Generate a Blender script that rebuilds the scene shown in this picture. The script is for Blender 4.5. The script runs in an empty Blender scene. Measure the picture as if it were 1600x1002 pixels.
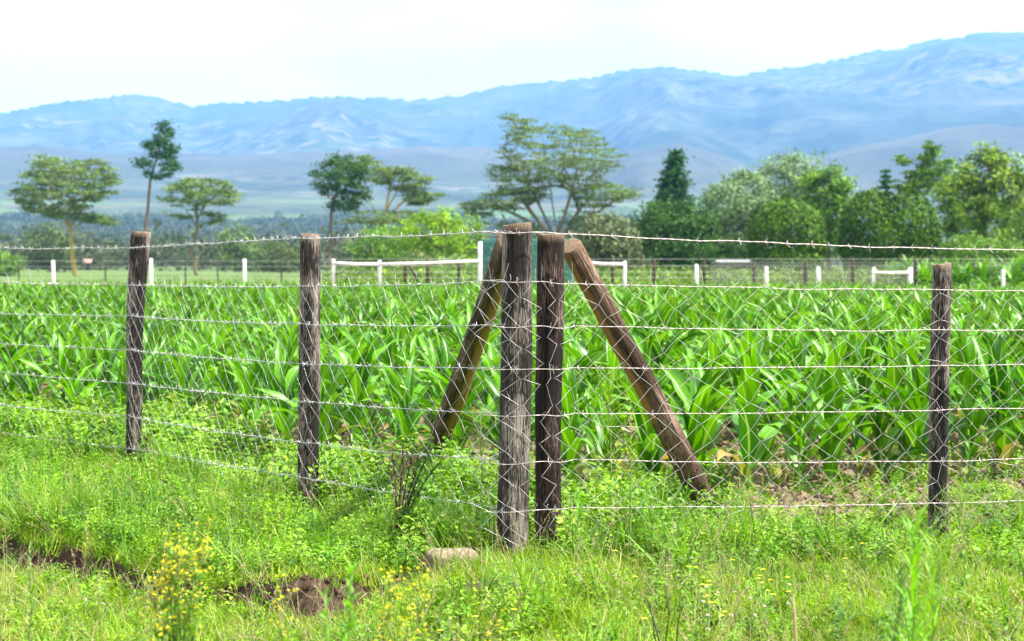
import bpy, math, random
import numpy as np
from mathutils import Vector

rng = np.random.default_rng(7)
random.seed(7)
S = bpy.context.scene
C = S.collection
R = math.radians

# ------------------------------------------------------------------ camera, sky, sun, exposure
F_PX, CAM_H, HOR = 2870.0, 1.355, 415.0          # focal length in photo pixels, eye height, horizon row of the photo
cam_d = bpy.data.cameras.new('camera')
cam = bpy.data.objects.new('camera', cam_d)
C.objects.link(cam)
S.camera = cam
cam.location = (0, 0, CAM_H)
cam.rotation_euler = (R(90) - math.atan((501 - HOR) / F_PX), 0, 0)
cam_d.sensor_width = 36
cam_d.lens = F_PX / 1600 * 36
cam_d.clip_start, cam_d.clip_end = 0.1, 40000
cam_d.dof.use_dof = True
cam_d.dof.focus_distance = 8.9
cam_d.dof.aperture_fstop = 4.8

SUN_EL, SUN_AZ = R(56), R(97)                    # azimuth clockwise from +Y (the view direction)
sun_dir = Vector((math.sin(SUN_AZ) * math.cos(SUN_EL), math.cos(SUN_AZ) * math.cos(SUN_EL), math.sin(SUN_EL)))
W = bpy.data.worlds.new('World')
S.world = W
W.use_nodes = True
nt = W.node_tree
nt.nodes.clear()
sky = nt.nodes.new('ShaderNodeTexSky')
sky.sky_type = 'NISHITA'
sky.sun_disc = False
sky.sun_elevation = SUN_EL
sky.sun_rotation = SUN_AZ
bg_sky = nt.nodes.new('ShaderNodeBackground')
bg_sky.inputs[1].default_value = 0.08
nt.links.new(sky.outputs[0], bg_sky.inputs[0])
tc = nt.nodes.new('ShaderNodeTexCoord')
mp = nt.nodes.new('ShaderNodeMapping')
mp.inputs['Scale'].default_value = (1.6, 1.6, 5.5)
mp.inputs['Location'].default_value = (0.35, 0.2, 0.4)
nt.links.new(tc.outputs['Generated'], mp.inputs[0])
cn = nt.nodes.new('ShaderNodeTexNoise')
cn.inputs['Scale'].default_value = 1.9
cn.inputs['Detail'].default_value = 5
cn.inputs['Roughness'].default_value = 0.5
nt.links.new(mp.outputs[0], cn.inputs['Vector'])
cr = nt.nodes.new('ShaderNodeValToRGB')
cr.color_ramp.elements[0].position = 0.36
cr.color_ramp.elements[0].color = (0.40, 0.40, 0.40, 1)
cr.color_ramp.elements[1].position = 0.56
cr.color_ramp.elements[1].color = (1, 1, 1, 1)
nt.links.new(cn.outputs[0], cr.inputs[0])
bg_cl = nt.nodes.new('ShaderNodeBackground')
bg_cl.inputs[0].default_value = (1.0, 0.955, 0.91, 1)
bg_cl.inputs[1].default_value = 0.82
mixw = nt.nodes.new('ShaderNodeMixShader')
nt.links.new(cr.outputs[0], mixw.inputs[0])
nt.links.new(bg_sky.outputs[0], mixw.inputs[1])
nt.links.new(bg_cl.outputs[0], mixw.inputs[2])
wo = nt.nodes.new('ShaderNodeOutputWorld')
nt.links.new(mixw.outputs[0], wo.inputs[0])

sl = bpy.data.lights.new('sun', 'SUN')
sl.energy = 5.0
sl.angle = R(0.53)
sl.color = (1.0, 0.95, 0.86)
sun = bpy.data.objects.new('sun', sl)
C.objects.link(sun)
sun.rotation_euler = (-sun_dir).to_track_quat('-Z', 'Y').to_euler()

S.view_settings.view_transform = 'Standard'
S.view_settings.look = 'None'
S.view_settings.exposure = 1.60
S.view_settings.gamma = 1
S.view_settings.use_curve_mapping = False
S.render.engine = 'CYCLES'
cy = S.cycles
cy.use_denoising = True
cy.max_bounces, cy.diffuse_bounces, cy.glossy_bounces = 5, 2, 2
cy.transmission_bounces, cy.transparent_max_bounces, cy.volume_bounces = 3, 6, 0
cy.caustics_reflective = cy.caustics_refractive = False
cy.sample_clamp_indirect = 6

# ------------------------------------------------------------------ helpers
def X(px, D): return (px - 800.0) / F_PX * D
def Z(py, D): return CAM_H + (HOR - py) / F_PX * D
def P(px, py, D): return np.array([X(px, D), D, Z(py, D)])

def _hash(ix, iy, seed):
    h = (ix.astype(np.int64) * 374761393 + iy.astype(np.int64) * 668265263 + seed * 1442695041) & 0x7fffffff
    h = ((h ^ (h >> 13)) * 1274126177) & 0x7fffffff
    return ((h ^ (h >> 16)) & 0xffff) / 65535.0

def vnoise(x, y, seed=0):
    x = np.asarray(x, float); y = np.asarray(y, float)
    ix, iy = np.floor(x), np.floor(y)
    fx, fy = x - ix, y - iy
    fx = fx * fx * (3 - 2 * fx); fy = fy * fy * (3 - 2 * fy)
    a, b = _hash(ix, iy, seed), _hash(ix + 1, iy, seed)
    c, d = _hash(ix, iy + 1, seed), _hash(ix + 1, iy + 1, seed)
    return (a * (1 - fx) + b * fx) * (1 - fy) + (c * (1 - fx) + d * fx) * fy

def fbm(x, y, octv=4, seed=0, gain=0.5):
    t, amp, tot = 0, 1.0, 0
    for o in range(octv):
        t = t + amp * vnoise(np.asarray(x) * 2 ** o + o * 17.3, np.asarray(y) * 2 ** o - o * 9.1, seed + o)
        tot += amp; amp *= gain
    return t / tot

def ridged(x, y, octv=4, seed=0):
    t, amp, tot = 0, 1.0, 0
    for o in range(octv):
        n = 1 - np.abs(2 * vnoise(np.asarray(x) * 2 ** o + o * 7.7, np.asarray(y) * 2 ** o + o * 3.3, seed + o) - 1)
        t = t + amp * n * n
        tot += amp; amp *= 0.5
    return t / tot

def sstep(x, a, b):
    t = np.clip((np.asarray(x, float) - a) / (b - a), 0, 1)
    return t * t * (3 - 2 * t)

class MB:
    """collects vertices, quads and triangles and links them as one mesh object"""
    def __init__(s): s.v, s.q, s.t, s.n, s.a = [], [], [], 0, {}
    def add(s, v, quads=None, tris=None, **attrs):
        v = np.asarray(v, float).reshape(-1, 3)
        if quads is not None and len(quads): s.q.append(np.asarray(quads, int).reshape(-1, 4) + s.n)
        if tris is not None and len(tris): s.t.append(np.asarray(tris, int).reshape(-1, 3) + s.n)
        for k, a in attrs.items(): s.a.setdefault(k, []).append((s.n, np.asarray(a, float)))
        s.v.append(v); s.n += len(v)
    def tube(s, pts, rad, sides=5, cap=True, **attrs):
        pts = np.asarray(pts, float); n = len(pts)
        rad = np.broadcast_to(np.asarray(rad, float), (n,))
        tan = np.gradient(pts, axis=0)
        tan /= np.linalg.norm(tan, axis=1, keepdims=True) + 1e-12
        d = np.abs(pts[-1] - pts[0]); ref = np.zeros(3); ref[int(np.argmin(d))] = 1
        a = np.cross(tan, ref); a /= np.linalg.norm(a, axis=1, keepdims=True) + 1e-12
        b = np.cross(tan, a)
        th = np.arange(sides) * 2 * math.pi / sides
        ring = a[:, None, :] * np.cos(th)[None, :, None] + b[:, None, :] * np.sin(th)[None, :, None]
        v = pts[:, None, :] + ring * rad[:, None, None]
        i = np.arange(n - 1)[:, None] * sides; j = np.arange(sides)[None, :]; j2 = (j + 1) % sides
        q = np.stack([i + j, i + j2, i + sides + j2, i + sides + j], -1).reshape(-1, 4)
        t = None
        v = v.reshape(-1, 3)
        if cap:
            v = np.vstack([v, pts[:1], pts[-1:]])
            c0, c1 = n * sides, n * sides + 1; jj = np.arange(sides); jn = (jj + 1) % sides
            t = np.vstack([np.stack([np.full(sides, c0), jn, jj], -1),
                           np.stack([np.full(sides, c1), (n - 1) * sides + jj, (n - 1) * sides + jn], -1)])
        s.add(v, q, t, **{k: np.full(len(v), val) for k, val in attrs.items()})
    def box(s, lo, hi):
        x0, y0, z0 = lo; x1, y1, z1 = hi
        v = [(x0,y0,z0),(x1,y0,z0),(x1,y1,z0),(x0,y1,z0),(x0,y0,z1),(x1,y0,z1),(x1,y1,z1),(x0,y1,z1)]
        s.add(v, [(0,3,2,1),(4,5,6,7),(0,1,5,4),(1,2,6,5),(2,3,7,6),(3,0,4,7)])
    def mesh(s, name, mat, smooth=True):
        me = bpy.data.meshes.new(name)
        v = np.vstack(s.v) if s.v else np.zeros((0, 3))
        q = np.vstack(s.q) if s.q else np.zeros((0, 4), int)
        t = np.vstack(s.t) if s.t else np.zeros((0, 3), int)
        me.vertices.add(len(v)); me.vertices.foreach_set('co', v.astype(np.float32).ravel())
        li = np.concatenate([q.ravel(), t.ravel()]).astype(np.int32)
        me.loops.add(len(li)); me.loops.foreach_set('vertex_index', li)
        ls = np.concatenate([np.arange(len(q)) * 4, len(q) * 4 + np.arange(len(t)) * 3]).astype(np.int32)
        me.polygons.add(len(ls)); me.polygons.foreach_set('loop_start', ls)
        me.polygons.foreach_set('use_smooth', np.full(len(ls), smooth))
        me.update(calc_edges=True)
        for k, chunks in s.a.items():
            vec = chunks[0][1].ndim == 2
            at = me.attributes.new(k, 'FLOAT_VECTOR' if vec else 'FLOAT', 'POINT')
            full = np.zeros((len(v), 3) if vec else len(v), np.float32)
            for o, a in chunks: full[o:o + len(a)] = a
            at.data.foreach_set('vector' if vec else 'value', full.ravel())
        if mat: me.materials.append(mat)
        return me
    def build(s, name, mat, parent=None, smooth=True):
        o = bpy.data.objects.new(name, s.mesh(name, mat, smooth))
        C.objects.link(o)
        if parent is not None: o.parent = parent
        return o

def tag(o, label=None, cat=None, group=None, kind=None):
    if label: o['label'] = label
    if cat: o['category'] = cat
    if group: o['group'] = group
    if kind: o['kind'] = kind
    return o
def thing(name, label, cat, loc=(0, 0, 0), rz=0, group=None):
    o = bpy.data.objects.new(name, None); C.objects.link(o)
    o.empty_display_size = 0.1
    o.location = loc; o.rotation_euler = (0, 0, rz)
    return tag(o, label, cat, group)
def copy_tree(o, parent=None):
    c = o.copy(); C.objects.link(c)
    if parent is not None: c.parent = parent
    for ch in list(o.children): copy_tree(ch, c)
    return c

# ------------------------------------------------------------------ materials
def new_mat(name):
    m = bpy.data.materials.new(name); m.use_nodes = True
    n = m.node_tree; n.nodes.clear()
    out = n.nodes.new('ShaderNodeOutputMaterial')
    return m, n, out
def nd(n, typ, **kw):
    x = n.nodes.new(typ)
    for k, v in kw.items(): setattr(x, k, v)
    return x
def noise(n, vec, scale, detail=4, rough=0.55):
    x = nd(n, 'ShaderNodeTexNoise')
    x.inputs['Scale'].default_value = scale; x.inputs['Detail'].default_value = detail; x.inputs['Roughness'].default_value = rough
    if vec is not None: n.links.new(vec, x.inputs['Vector'])
    return x.outputs[0]
def ramp(n, fac, stops):
    x = nd(n, 'ShaderNodeValToRGB'); e = x.color_ramp.elements
    while len(e) < len(stops): e.new(0.5)
    for i, (p, c) in enumerate(stops):
        e[i].position = p; e[i].color = (c[0], c[1], c[2], 1)
    n.links.new(fac, x.inputs[0])
    return x.outputs[0]
def mix(n, fac, a, b, blend='MIX'):
    x = nd(n, 'ShaderNodeMix', data_type='RGBA', blend_type=blend)
    for sock, val in ((x.inputs[0], fac), (x.inputs[6], a), (x.inputs[7], b)):
        if isinstance(val, (int, float)): sock.default_value = val
        elif isinstance(val, tuple): sock.default_value = (*val[:3], 1)
        else: n.links.new(val, sock)
    return x.outputs[2]
def scaled(n, vec, sc):
    x = nd(n, 'ShaderNodeMapping'); x.inputs['Scale'].default_value = sc
    n.links.new(vec, x.inputs[0]); return x.outputs[0]
def attr(n, name, out='Fac'):
    return nd(n, 'ShaderNodeAttribute', attribute_name=name).outputs[out]
def pos(n): return nd(n, 'ShaderNodeNewGeometry').outputs['Position']
def bump(n, h, strength, dist):
    x = nd(n, 'ShaderNodeBump'); x.inputs['Strength'].default_value = strength; x.inputs['Distance'].default_value = dist
    n.links.new(h, x.inputs['Height']); return x.outputs[0]
def bsdf(n, out, col, rough=0.8, spec=0.3, metal=0.0, nrm=None):
    b = nd(n, 'ShaderNodeBsdfPrincipled')
    if isinstance(col, tuple): b.inputs['Base Color'].default_value = (*col, 1)
    else: n.links.new(col, b.inputs['Base Color'])
    b.inputs['Roughness'].default_value = rough
    b.inputs['Specular IOR Level'].default_value = spec
    b.inputs['Metallic'].default_value = metal
    if nrm is not None: n.links.new(nrm, b.inputs['Normal'])
    if out is not None: n.links.new(b.outputs[0], out.inputs[0])
    return b

def leaf_mat(name, c0, c1, c2=None, trans=0.35, rough=0.5, spec=0.4, tcol=None, rib=None, world_scale=0.5, patch=0.72):
    """leaf: colour differs from leaf to leaf and plant to plant; light passes through"""
    m, n, out = new_mat(name)
    g = nd(n, 'ShaderNodeNewGeometry'); oi = nd(n, 'ShaderNodeObjectInfo')
    col = mix(n, g.outputs['Random Per Island'], c0, c1)
    if c2:
        f = ramp(n, oi.outputs['Random'], [(0.45, (0, 0, 0)), (0.95, (1, 1, 1))])
        col = mix(n, f, col, c2)
    big = noise(n, g.outputs['Position'], world_scale, 3)
    col = mix(n, 1.0, col, ramp(n, big, [(0.36, (patch, patch * 1.06, patch)), (0.62, (1.0, 1.0, 1.0))]), 'MULTIPLY')
    if rib:
        ac = attr(n, 'across')
        rb = ramp(n, ac, [(0.0, (1, 1, 1)), (0.10, (1, 1, 1)), (0.16, (0, 0, 0))])
        col = mix(n, rb, col, rib)
        col = mix(n, attr(n, 'old'), col, (0.36, 0.27, 0.09))
    b = bsdf(n, None, col, rough, spec)
    t = nd(n, 'ShaderNodeBsdfTranslucent')
    tc_ = mix(n, 1.0, col, tcol or (1.5, 1.35, 0.55), 'MULTIPLY')
    n.links.new(tc_, t.inputs[0])
    ms = nd(n, 'ShaderNodeMixShader'); ms.inputs[0].default_value = trans
    n.links.new(b.outputs[0], ms.inputs[1]); n.links.new(t.outputs[0], ms.inputs[2])
    n.links.new(ms.outputs[0], out.inputs[0])
    return m

def plain(name, col, rough=0.7, spec=0.3, metal=0, var=0.25, scale=8):
    m, n, out = new_mat(name)
    f = noise(n, pos(n), scale, 4)
    c = mix(n, f, tuple(x * (1 - var) for x in col), tuple(min(1, x * (1 + var)) for x in col))
    bsdf(n, out, c, rough, spec, metal)
    return m

def wood_mat(name, dark, mid, fleck, fleck_at=0.60, peel=None):
    m, n, out = new_mat(name)
    gv = attr(n, 'grain', 'Vector')
    st = noise(n, scaled(n, gv, (110, 110, 5)), 1.0, 7, 0.72)
    st2 = noise(n, scaled(n, gv, (260, 260, 22)), 1.0, 3, 0.6)
    big = noise(n, scaled(n, gv, (9, 9, 2.4)), 1.0, 3)
    col = ramp(n, st, [(0.36, dark), (0.52, mid), (0.66, tuple(min(1, c * 1.5) for c in mid))])
    fl = nd(n, 'ShaderNodeMath', operation='MULTIPLY'); n.links.new(st2, fl.inputs[0]); n.links.new(big, fl.inputs[1])
    ff = ramp(n, fl.outputs[0], [(fleck_at * 0.42, (0, 0, 0)), (fleck_at * 0.56, (1, 1, 1))])
    col = mix(n, ff, col, fleck)
    col = mix(n, 1.0, col, ramp(n, big, [(0.3, (0.55, 0.52, 0.5)), (0.7, (1.15, 1.1, 1.05))]), 'MULTIPLY')
    ck = noise(n, scaled(n, gv, (34, 34, 0.9)), 1.0, 2, 0.5)
    ckf = ramp(n, ck, [(0.475, (1, 1, 1)), (0.493, (0.12, 0.11, 0.11)), (0.507, (0.12, 0.11, 0.11)), (0.525, (1, 1, 1))])
    col = mix(n, 1.0, col, ckf, 'MULTIPLY')
    if peel:
        col = mix(n, attr(n, 'peel'), col, mix(n, st, tuple(c * 0.55 for c in peel), peel))
    col = mix(n, attr(n, 'knot'), col, (0.012, 0.008, 0.006))
    col = mix(n, attr(n, 'endgrain'), col, mix(n, st2, (0.10, 0.065, 0.04), (0.36, 0.26, 0.17)))
    h = nd(n, 'ShaderNodeMath', operation='ADD'); n.links.new(st, h.inputs[0]); n.links.new(st2, h.inputs[1])
    bsdf(n, out, col, 0.85, 0.25, 0, bump(n, h.outputs[0], 0.9, 0.012))
    return m

M = {}
M['post'] = wood_mat('weathered_bark', (0.008, 0.006, 0.006), (0.028, 0.022, 0.020), (0.32, 0.28, 0.25), 0.57)
M['post_grey'] = wood_mat('grey_weathered_wood', (0.010, 0.008, 0.007), (0.040, 0.034, 0.030), (0.30, 0.27, 0.245), 0.57)
M['post_brown'] = wood_mat('smooth_brown_wood', (0.0081, 0.0049, 0.0049), (0.0304, 0.0183, 0.0161), (0.26, 0.19, 0.17), 0.68)
M['brace_a'] = wood_mat('peeling_bark', (0.0306, 0.0203, 0.0140), (0.1174, 0.0820, 0.0471), (0.30, 0.22, 0.15), 0.62, (0.50, 0.29, 0.08))
M['brace_b'] = wood_mat('reddish_peeling_bark', (0.0381, 0.0240, 0.0178), (0.1457, 0.0886, 0.0632), (0.32, 0.22, 0.17), 0.64, (0.44, 0.22, 0.09))
m, n, out = new_mat('galvanised_wire')
bsdf(n, out, mix(n, noise(n, pos(n), 25, 3), (0.34, 0.33, 0.335), (0.68, 0.66, 0.67)), 0.42, 0.5, 0.55); M['wire'] = m
m, n, out = new_mat('bright_galvanised_wire')
bsdf(n, out, mix(n, noise(n, pos(n), 25, 3), (0.46, 0.43, 0.44), (0.80, 0.76, 0.77)), 0.42, 0.5, 0.5); M['wire_bright'] = m
m, n, out = new_mat('rusty_wire')
bsdf(n, out, mix(n, noise(n, pos(n), 25, 3), (0.36, 0.30, 0.30), (0.62, 0.54, 0.54)), 0.45, 0.5, 0.45); M['wire_b'] = m

M['maize'] = leaf_mat('maize_leaf', (0.024, 0.130, 0.002), (0.15, 0.43, 0.002), (0.03, 0.15, 0.006), 0.32, 0.36, 0.30, (1.45, 1.3, 0.5), rib=(0.20, 0.40, 0.06))
M['maize_stalk'] = plain('maize_stalk', (0.16, 0.30, 0.06), 0.5, 0.4, 0, 0.25, 12)
M['grass'] = leaf_mat('grass_blade', (0.060, 0.20, 0.004), (0.31, 0.53, 0.014), (0.36, 0.46, 0.04), 0.33, 0.5, 0.35, (1.35, 1.25, 0.5), patch=0.62, world_scale=1.2)
M['tall_grass'] = leaf_mat('tall_grass_blade', (0.035, 0.15, 0.006), (0.19, 0.43, 0.012), (0.26, 0.40, 0.03), 0.32, 0.5, 0.35, (1.35, 1.25, 0.5), patch=0.62, world_scale=1.2)
M['dry'] = leaf_mat('dry_grass', (0.36, 0.30, 0.15), (0.50, 0.42, 0.24), None, 0.3, 0.6, 0.3, (1.1, 1.0, 0.7))
M['weed'] = leaf_mat('weed_leaf', (0.040, 0.16, 0.006), (0.24, 0.50, 0.010), (0.28, 0.46, 0.02), 0.33, 0.55, 0.35, (1.4, 1.3, 0.5), patch=0.62, world_scale=1.5)
M['weed_blue'] = leaf_mat('bluish_weed_leaf', (0.07, 0.18, 0.04), (0.13, 0.26, 0.06), None, 0.3, 0.6, 0.3, (1.2, 1.2, 0.6))
M['bright_weed'] = leaf_mat('bright_weed_leaf', (0.14, 0.40, 0.015), (0.22, 0.48, 0.025), None, 0.4, 0.5, 0.35, (1.4, 1.3, 0.5))
M['stem'] = plain('green_stem', (0.16, 0.24, 0.05), 0.6, 0.3, 0, 0.25, 30)
M['red_stem'] = plain('reddish_stem', (0.18, 0.09, 0.05), 0.6, 0.3, 0, 0.3, 30)
M['dead_stem'] = plain('dead_stem', (0.035, 0.026, 0.02), 0.8, 0.2, 0, 0.4, 40)
M['dead_leaf'] = leaf_mat('dead_leaf', (0.20, 0.13, 0.08), (0.36, 0.25, 0.16), None, 0.2, 0.7, 0.2, (1.1, 1.0, 0.8))
M['yellow'] = leaf_mat('yellow_petal', (0.74, 0.66, 0.015), (0.82, 0.78, 0.03), None, 0.3, 0.5, 0.3, (1.1, 1.0, 0.5))
M['white_petal'] = leaf_mat('white_petal', (0.78, 0.72, 0.68), (0.80, 0.64, 0.58), None, 0.3, 0.6, 0.3, (1.0, 1.0, 1.0))
m, n, out = new_mat('white_paint')
bsdf(n, out, ramp(n, noise(n, scaled(n, pos(n), (9, 9, 2.5)), 1, 5, 0.7), [(0.34, (0.40, 0.37, 0.32)), (0.47, (0.72, 0.72, 0.70)), (0.6, (0.80, 0.80, 0.79))]), 0.65, 0.3); M['white_paint'] = m
M['brown_post'] = plain('brown_timber', (0.055, 0.037, 0.028), 0.85, 0.2, 0, 0.35, 12)
M['far_wire'] = plain('grey_wire', (0.42, 0.42, 0.43), 0.5, 0.4, 0.4, 0.1, 3)
M['net'] = plain('teal_netting', (0.05, 0.20, 0.19), 0.7, 0.2, 0, 0.2, 3)

def soil_mat(name, field):
    m, n, out = new_mat(name)
    p = pos(n)
    a = noise(n, p, 3.5, 6, 0.65); b = noise(n, p, 38, 5, 0.7)
    soil = mix(n, a, (0.085, 0.060, 0.038), (0.205, 0.155, 0.098))
    soil = mix(n, ramp(n, b, [(0.42, (0, 0, 0)), (0.70, (1, 1, 1))]), soil, (0.27, 0.215, 0.145))
    h = nd(n, 'ShaderNodeMath', operation='ADD'); n.links.new(a, h.inputs[0]); n.links.new(b, h.inputs[1])
    damp = mix(n, a, (0.030, 0.021, 0.015), (0.090, 0.060, 0.040))
    soil = mix(n, attr(n, 'field') if field else 1.0, damp, soil)
    if field:
        # beyond the maize the sheet is rough pasture, further off parcels of crops
        far = attr(n, 'pasture')
        past = mix(n, noise(n, p, 0.05, 6, 0.6), (0.050, 0.12, 0.02), (0.13, 0.18, 0.045))
        vo = nd(n, 'ShaderNodeTexVoronoi'); vo.inputs['Scale'].default_value = 0.006; n.links.new(p, vo.inputs['Vector'])
        vc = nd(n, 'ShaderNodeSeparateColor'); n.links.new(vo.outputs['Color'], vc.inputs[0])
        parc = ramp(n, vc.outputs[0], [(0.0, (0.035, 0.055, 0.028)), (0.35, (0.055, 0.085, 0.035)), (0.6, (0.10, 0.095, 0.06)), (0.85, (0.045, 0.07, 0.035))])
        past = mix(n, ramp(n, noise(n, p, 0.004, 2), [(0.4, (0, 0, 0)), (0.6, (1, 1, 1))]), past, parc)
        soil = mix(n, far, soil, past)
    bsdf(n, out, soil, 0.95, 0.15, 0, bump(n, h.outputs[0], 0.8, 0.02))
    return m
M['ground'] = soil_mat('ground_soil', True)
M['clod'] = soil_mat('soil_clod', False)
M['damp_clod'] = plain('damp_clod', (0.075, 0.050, 0.034), 0.95, 0.1, 0, 0.4, 20)
m, n, out = new_mat('pale_stone')
p_ = pos(n)
bsdf(n, out, ramp(n, noise(n, p_, 22, 6, 0.65), [(0.3, (0.10, 0.078, 0.055)), (0.52, (0.22, 0.18, 0.12)), (0.75, (0.36, 0.30, 0.22))]), 0.9, 0.2, 0,
     bump(n, noise(n, p_, 60, 5, 0.7), 0.7, 0.01)); M['stone'] = m

m, n, out = new_mat('hill_cover')
p_ = pos(n)
f1 = noise(n, scaled(n, p_, (1, 1, 1)), 0.0019, 8, 0.66)
grassy = ramp(n, f1, [(0.34, (0.024, 0.042, 0.020)), (0.47, (0.045, 0.065, 0.030)), (0.58, (0.075, 0.088, 0.046)), (0.70, (0.125, 0.122, 0.075))])
vo = nd(n, 'ShaderNodeTexVoronoi'); vo.inputs['Scale'].default_value = 0.016; n.links.new(p_, vo.inputs['Vector'])
vc = nd(n, 'ShaderNodeSeparateColor'); n.links.new(vo.outputs['Color'], vc.inputs[0])
parc = ramp(n, vc.outputs[0], [(0.0, (0.028, 0.05, 0.022)), (0.4, (0.06, 0.09, 0.035)), (0.7, (0.10, 0.10, 0.06)), (0.9, (0.16, 0.15, 0.11))])
col = mix(n, ramp(n, noise(n, p_, 0.0009, 3), [(0.47, (0, 0, 0)), (0.56, (1, 1, 1))]), grassy, parc)
tr = ramp(n, noise(n, p_, 0.012, 6, 0.8), [(0.50, (0, 0, 0)), (0.56, (1, 1, 1))])
trm = mix(n, 1.0, tr, ramp(n, noise(n, p_, 0.0016, 4), [(0.48, (0, 0, 0)), (0.60, (1, 1, 1))]), 'MULTIPLY')
col = mix(n, trm, col, (0.014, 0.026, 0.014))
col = mix(n, attr(n, 'foothill'), col, mix(n, f1, (0.046, 0.044, 0.044), (0.100, 0.094, 0.078)))
col = mix(n, attr(n, 'forest'), col, mix(n, f1, (0.012, 0.024, 0.016), (0.040, 0.060, 0.035)))  # lower ridge flank: forest tone, with valley shading painted into the colour
col = mix(n, attr(n, 'crops'), col, mix(n, f1, (0.06, 0.13, 0.035), (0.11, 0.19, 0.05)))
bsdf(n, out, col, 0.95, 0.1); M['hill'] = m

# ------------------------------------------------------------------ ground shape
FENCE_X = np.array([-60, -4.45, -2.68, -1.17, 0.02, 0.21, 2.19, 4.4, 60])
FENCE_Y = np.array([67, 14.8, 13.1, 10.5, 8.64, 8.75, 9.38, 10.08, 28])
SC_X = np.array([-8, -2.8, -1.98, -1.47, -1.17, -0.87, -0.66, -0.46, -0.2, 0.1])
SC_Y = np.array([16.3, 10.1, 9.2, 8.5, 8.08, 7.82, 7.92, 8.25, 8.6, 8.8])
def fence_y(x): return np.interp(x, FENCE_X, FENCE_Y)
def scarp(x, y):
    """distance past the little earth bank (negative on the camera's side) and how tall it is there"""
    wob = (vnoise(np.asarray(x) * 4, np.asarray(y) * 4, 5) - 0.5) * 0.18
    return (y - np.interp(x, SC_X, SC_Y) + wob) * 0.7, 1 - sstep(x, -0.75, -0.1)
def height(x, y):
    x = np.asarray(x, float); y = np.asarray(y, float)
    s, tall = scarp(x, y)
    h = -0.15 * tall * (1 - sstep(s, -0.03, 0.025)) + 0.03 * tall * sstep(s, 0, .25)
    h = h - 0.05 * (1 - tall) * (1 - sstep(y, 6.5, 8.5))
    h = h + (fbm(x * 1.4, y * 1.4, 3, 3) - 0.5) * 0.07 * (1 - sstep(y, 40, 70))
    b = y - fence_y(x)
    fld = sstep(b, 0.3, 1.6) * (1 - sstep(y, 62, 66))
    h = h + fld * (0.05 + (fbm(x * 5, y * 5, 4, 9) - 0.5) * 0.11)
    near = sstep(y, 7.6, 8.6) * (1 - sstep(y, 20, 40))
    h = h - near * (0.045 + 0.09 * sstep(-x, 0.3, 1.6))
    d = np.hypot(x, y)
    h = h + 196 * (np.clip(d - 500, 0, None) / 4000) ** 1.7
    h = h + (fbm(x / 60, y / 60, 3, 21) - 0.5) * 1.2 * sstep(d, 90, 500)
    return h

ys = np.concatenate([np.linspace(-25, 3, 12), np.linspace(3.2, 14, 230), 14 + (np.linspace(0, 1, 190) ** 2.6) * 1340])[:, None]
u = np.linspace(-1, 1, 341)[None, :]
hw = 14 + 0.75 * np.clip(ys, 0, None)
gx = hw * (0.2 * u + 0.8 * u ** 3)
gy = np.broadcast_to(ys, gx.shape)
gz = height(gx, gy)
nr, ncol = gx.shape
idx = (np.arange(nr - 1)[:, None] * ncol + np.arange(ncol - 1)[None, :])
quads = np.stack([idx, idx + 1, idx + ncol + 1, idx + ncol], -1).reshape(-1, 4)
g = MB(); g.add(np.stack([gx, gy, gz], -1), quads, pasture=sstep(gy, 62, 66).ravel(), field=sstep(gy - fence_y(gx), -0.1, 0.5).ravel())
ground = tag(g.build('ground', M['ground']), 'earth of the grassy verge and maize field running back to the plain', kind='structure')

# hills: plain rising to purple foothills, then the long main ridge
CR = np.array([(-900, 200), (-400, 190), (0, 176), (40, 168), (100, 158), (160, 152), (215, 145), (250, 151), (300, 165), (350, 160), (430, 157),
               (500, 150), (600, 153), (660, 155), (720, 148), (800, 130), (870, 125), (930, 120), (980, 108), (1040, 103), (1090, 110),
               (1150, 118), (1200, 108), (1280, 98), (1350, 82), (1420, 72), (1480, 58), (1540, 52), (1600, 50), (1800, 48), (2500, 60)], float)
FH = np.array([(-900, 240), (0, 231), (60, 227), (130, 238), (250, 240), (450, 240), (560, 236), (650, 229), (760, 232), (860, 244), (930, 252),
               (990, 240), (1060, 223), (1110, 236), (1180, 266), (1240, 256), (1320, 232), (1400, 218), (1480, 200), (1545, 194), (1600, 200), (1900, 205), (2500, 240)], float)
na, ndist = 720, 330
az_px = np.linspace(-640, 2240, na)[None, :]
dist = (1250 + (np.linspace(0, 1, ndist) ** 1.15) * 11000)[:, None]
th = np.arctan((az_px - 800) / F_PX)
hx = dist * np.sin(th); hy = dist * np.cos(th)
Dc = 10600 + 900 * (fbm(az_px / 260, az_px * 0, 2, 31) - 0.5)
Df = 5700 + 700 * (fbm(az_px / 330, az_px * 0 + 4, 2, 32) - 0.5) - 700 * sstep(az_px, 930, 1010)
crest_y = np.interp(az_px, CR[:, 0], CR[:, 1]) - 3 * (fbm(az_px / 9, az_px * 0, 3, 33) - 0.5)
foot_y = np.interp(az_px, FH[:, 0], FH[:, 1]) - 3 * (fbm(az_px / 30, az_px * 0, 3, 34) - 0.5)
Hc = CAM_H + (HOR - crest_y) / F_PX * Dc * np.cos(th)
Hf = CAM_H + (HOR - foot_y) / F_PX * Df * np.cos(th)
plain_h = 196 * (np.clip(dist - 500, 0, None) / 4000) ** 1.7
t1 = np.clip((dist - (Df - 1500)) / 1500, 0, 1)
gul = ridged(hx / 520, hy / 900, 4, 41)
h1 = np.minimum(plain_h, 0.72 * Hf)
h1 = h1 + (Hf - h1) * (t1 ** 1.5) + (gul - 0.62) * 60 * 4 * t1 * (1 - t1)
t2 = np.clip((dist - Df) / (Dc - Df), 0, 1)
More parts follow.
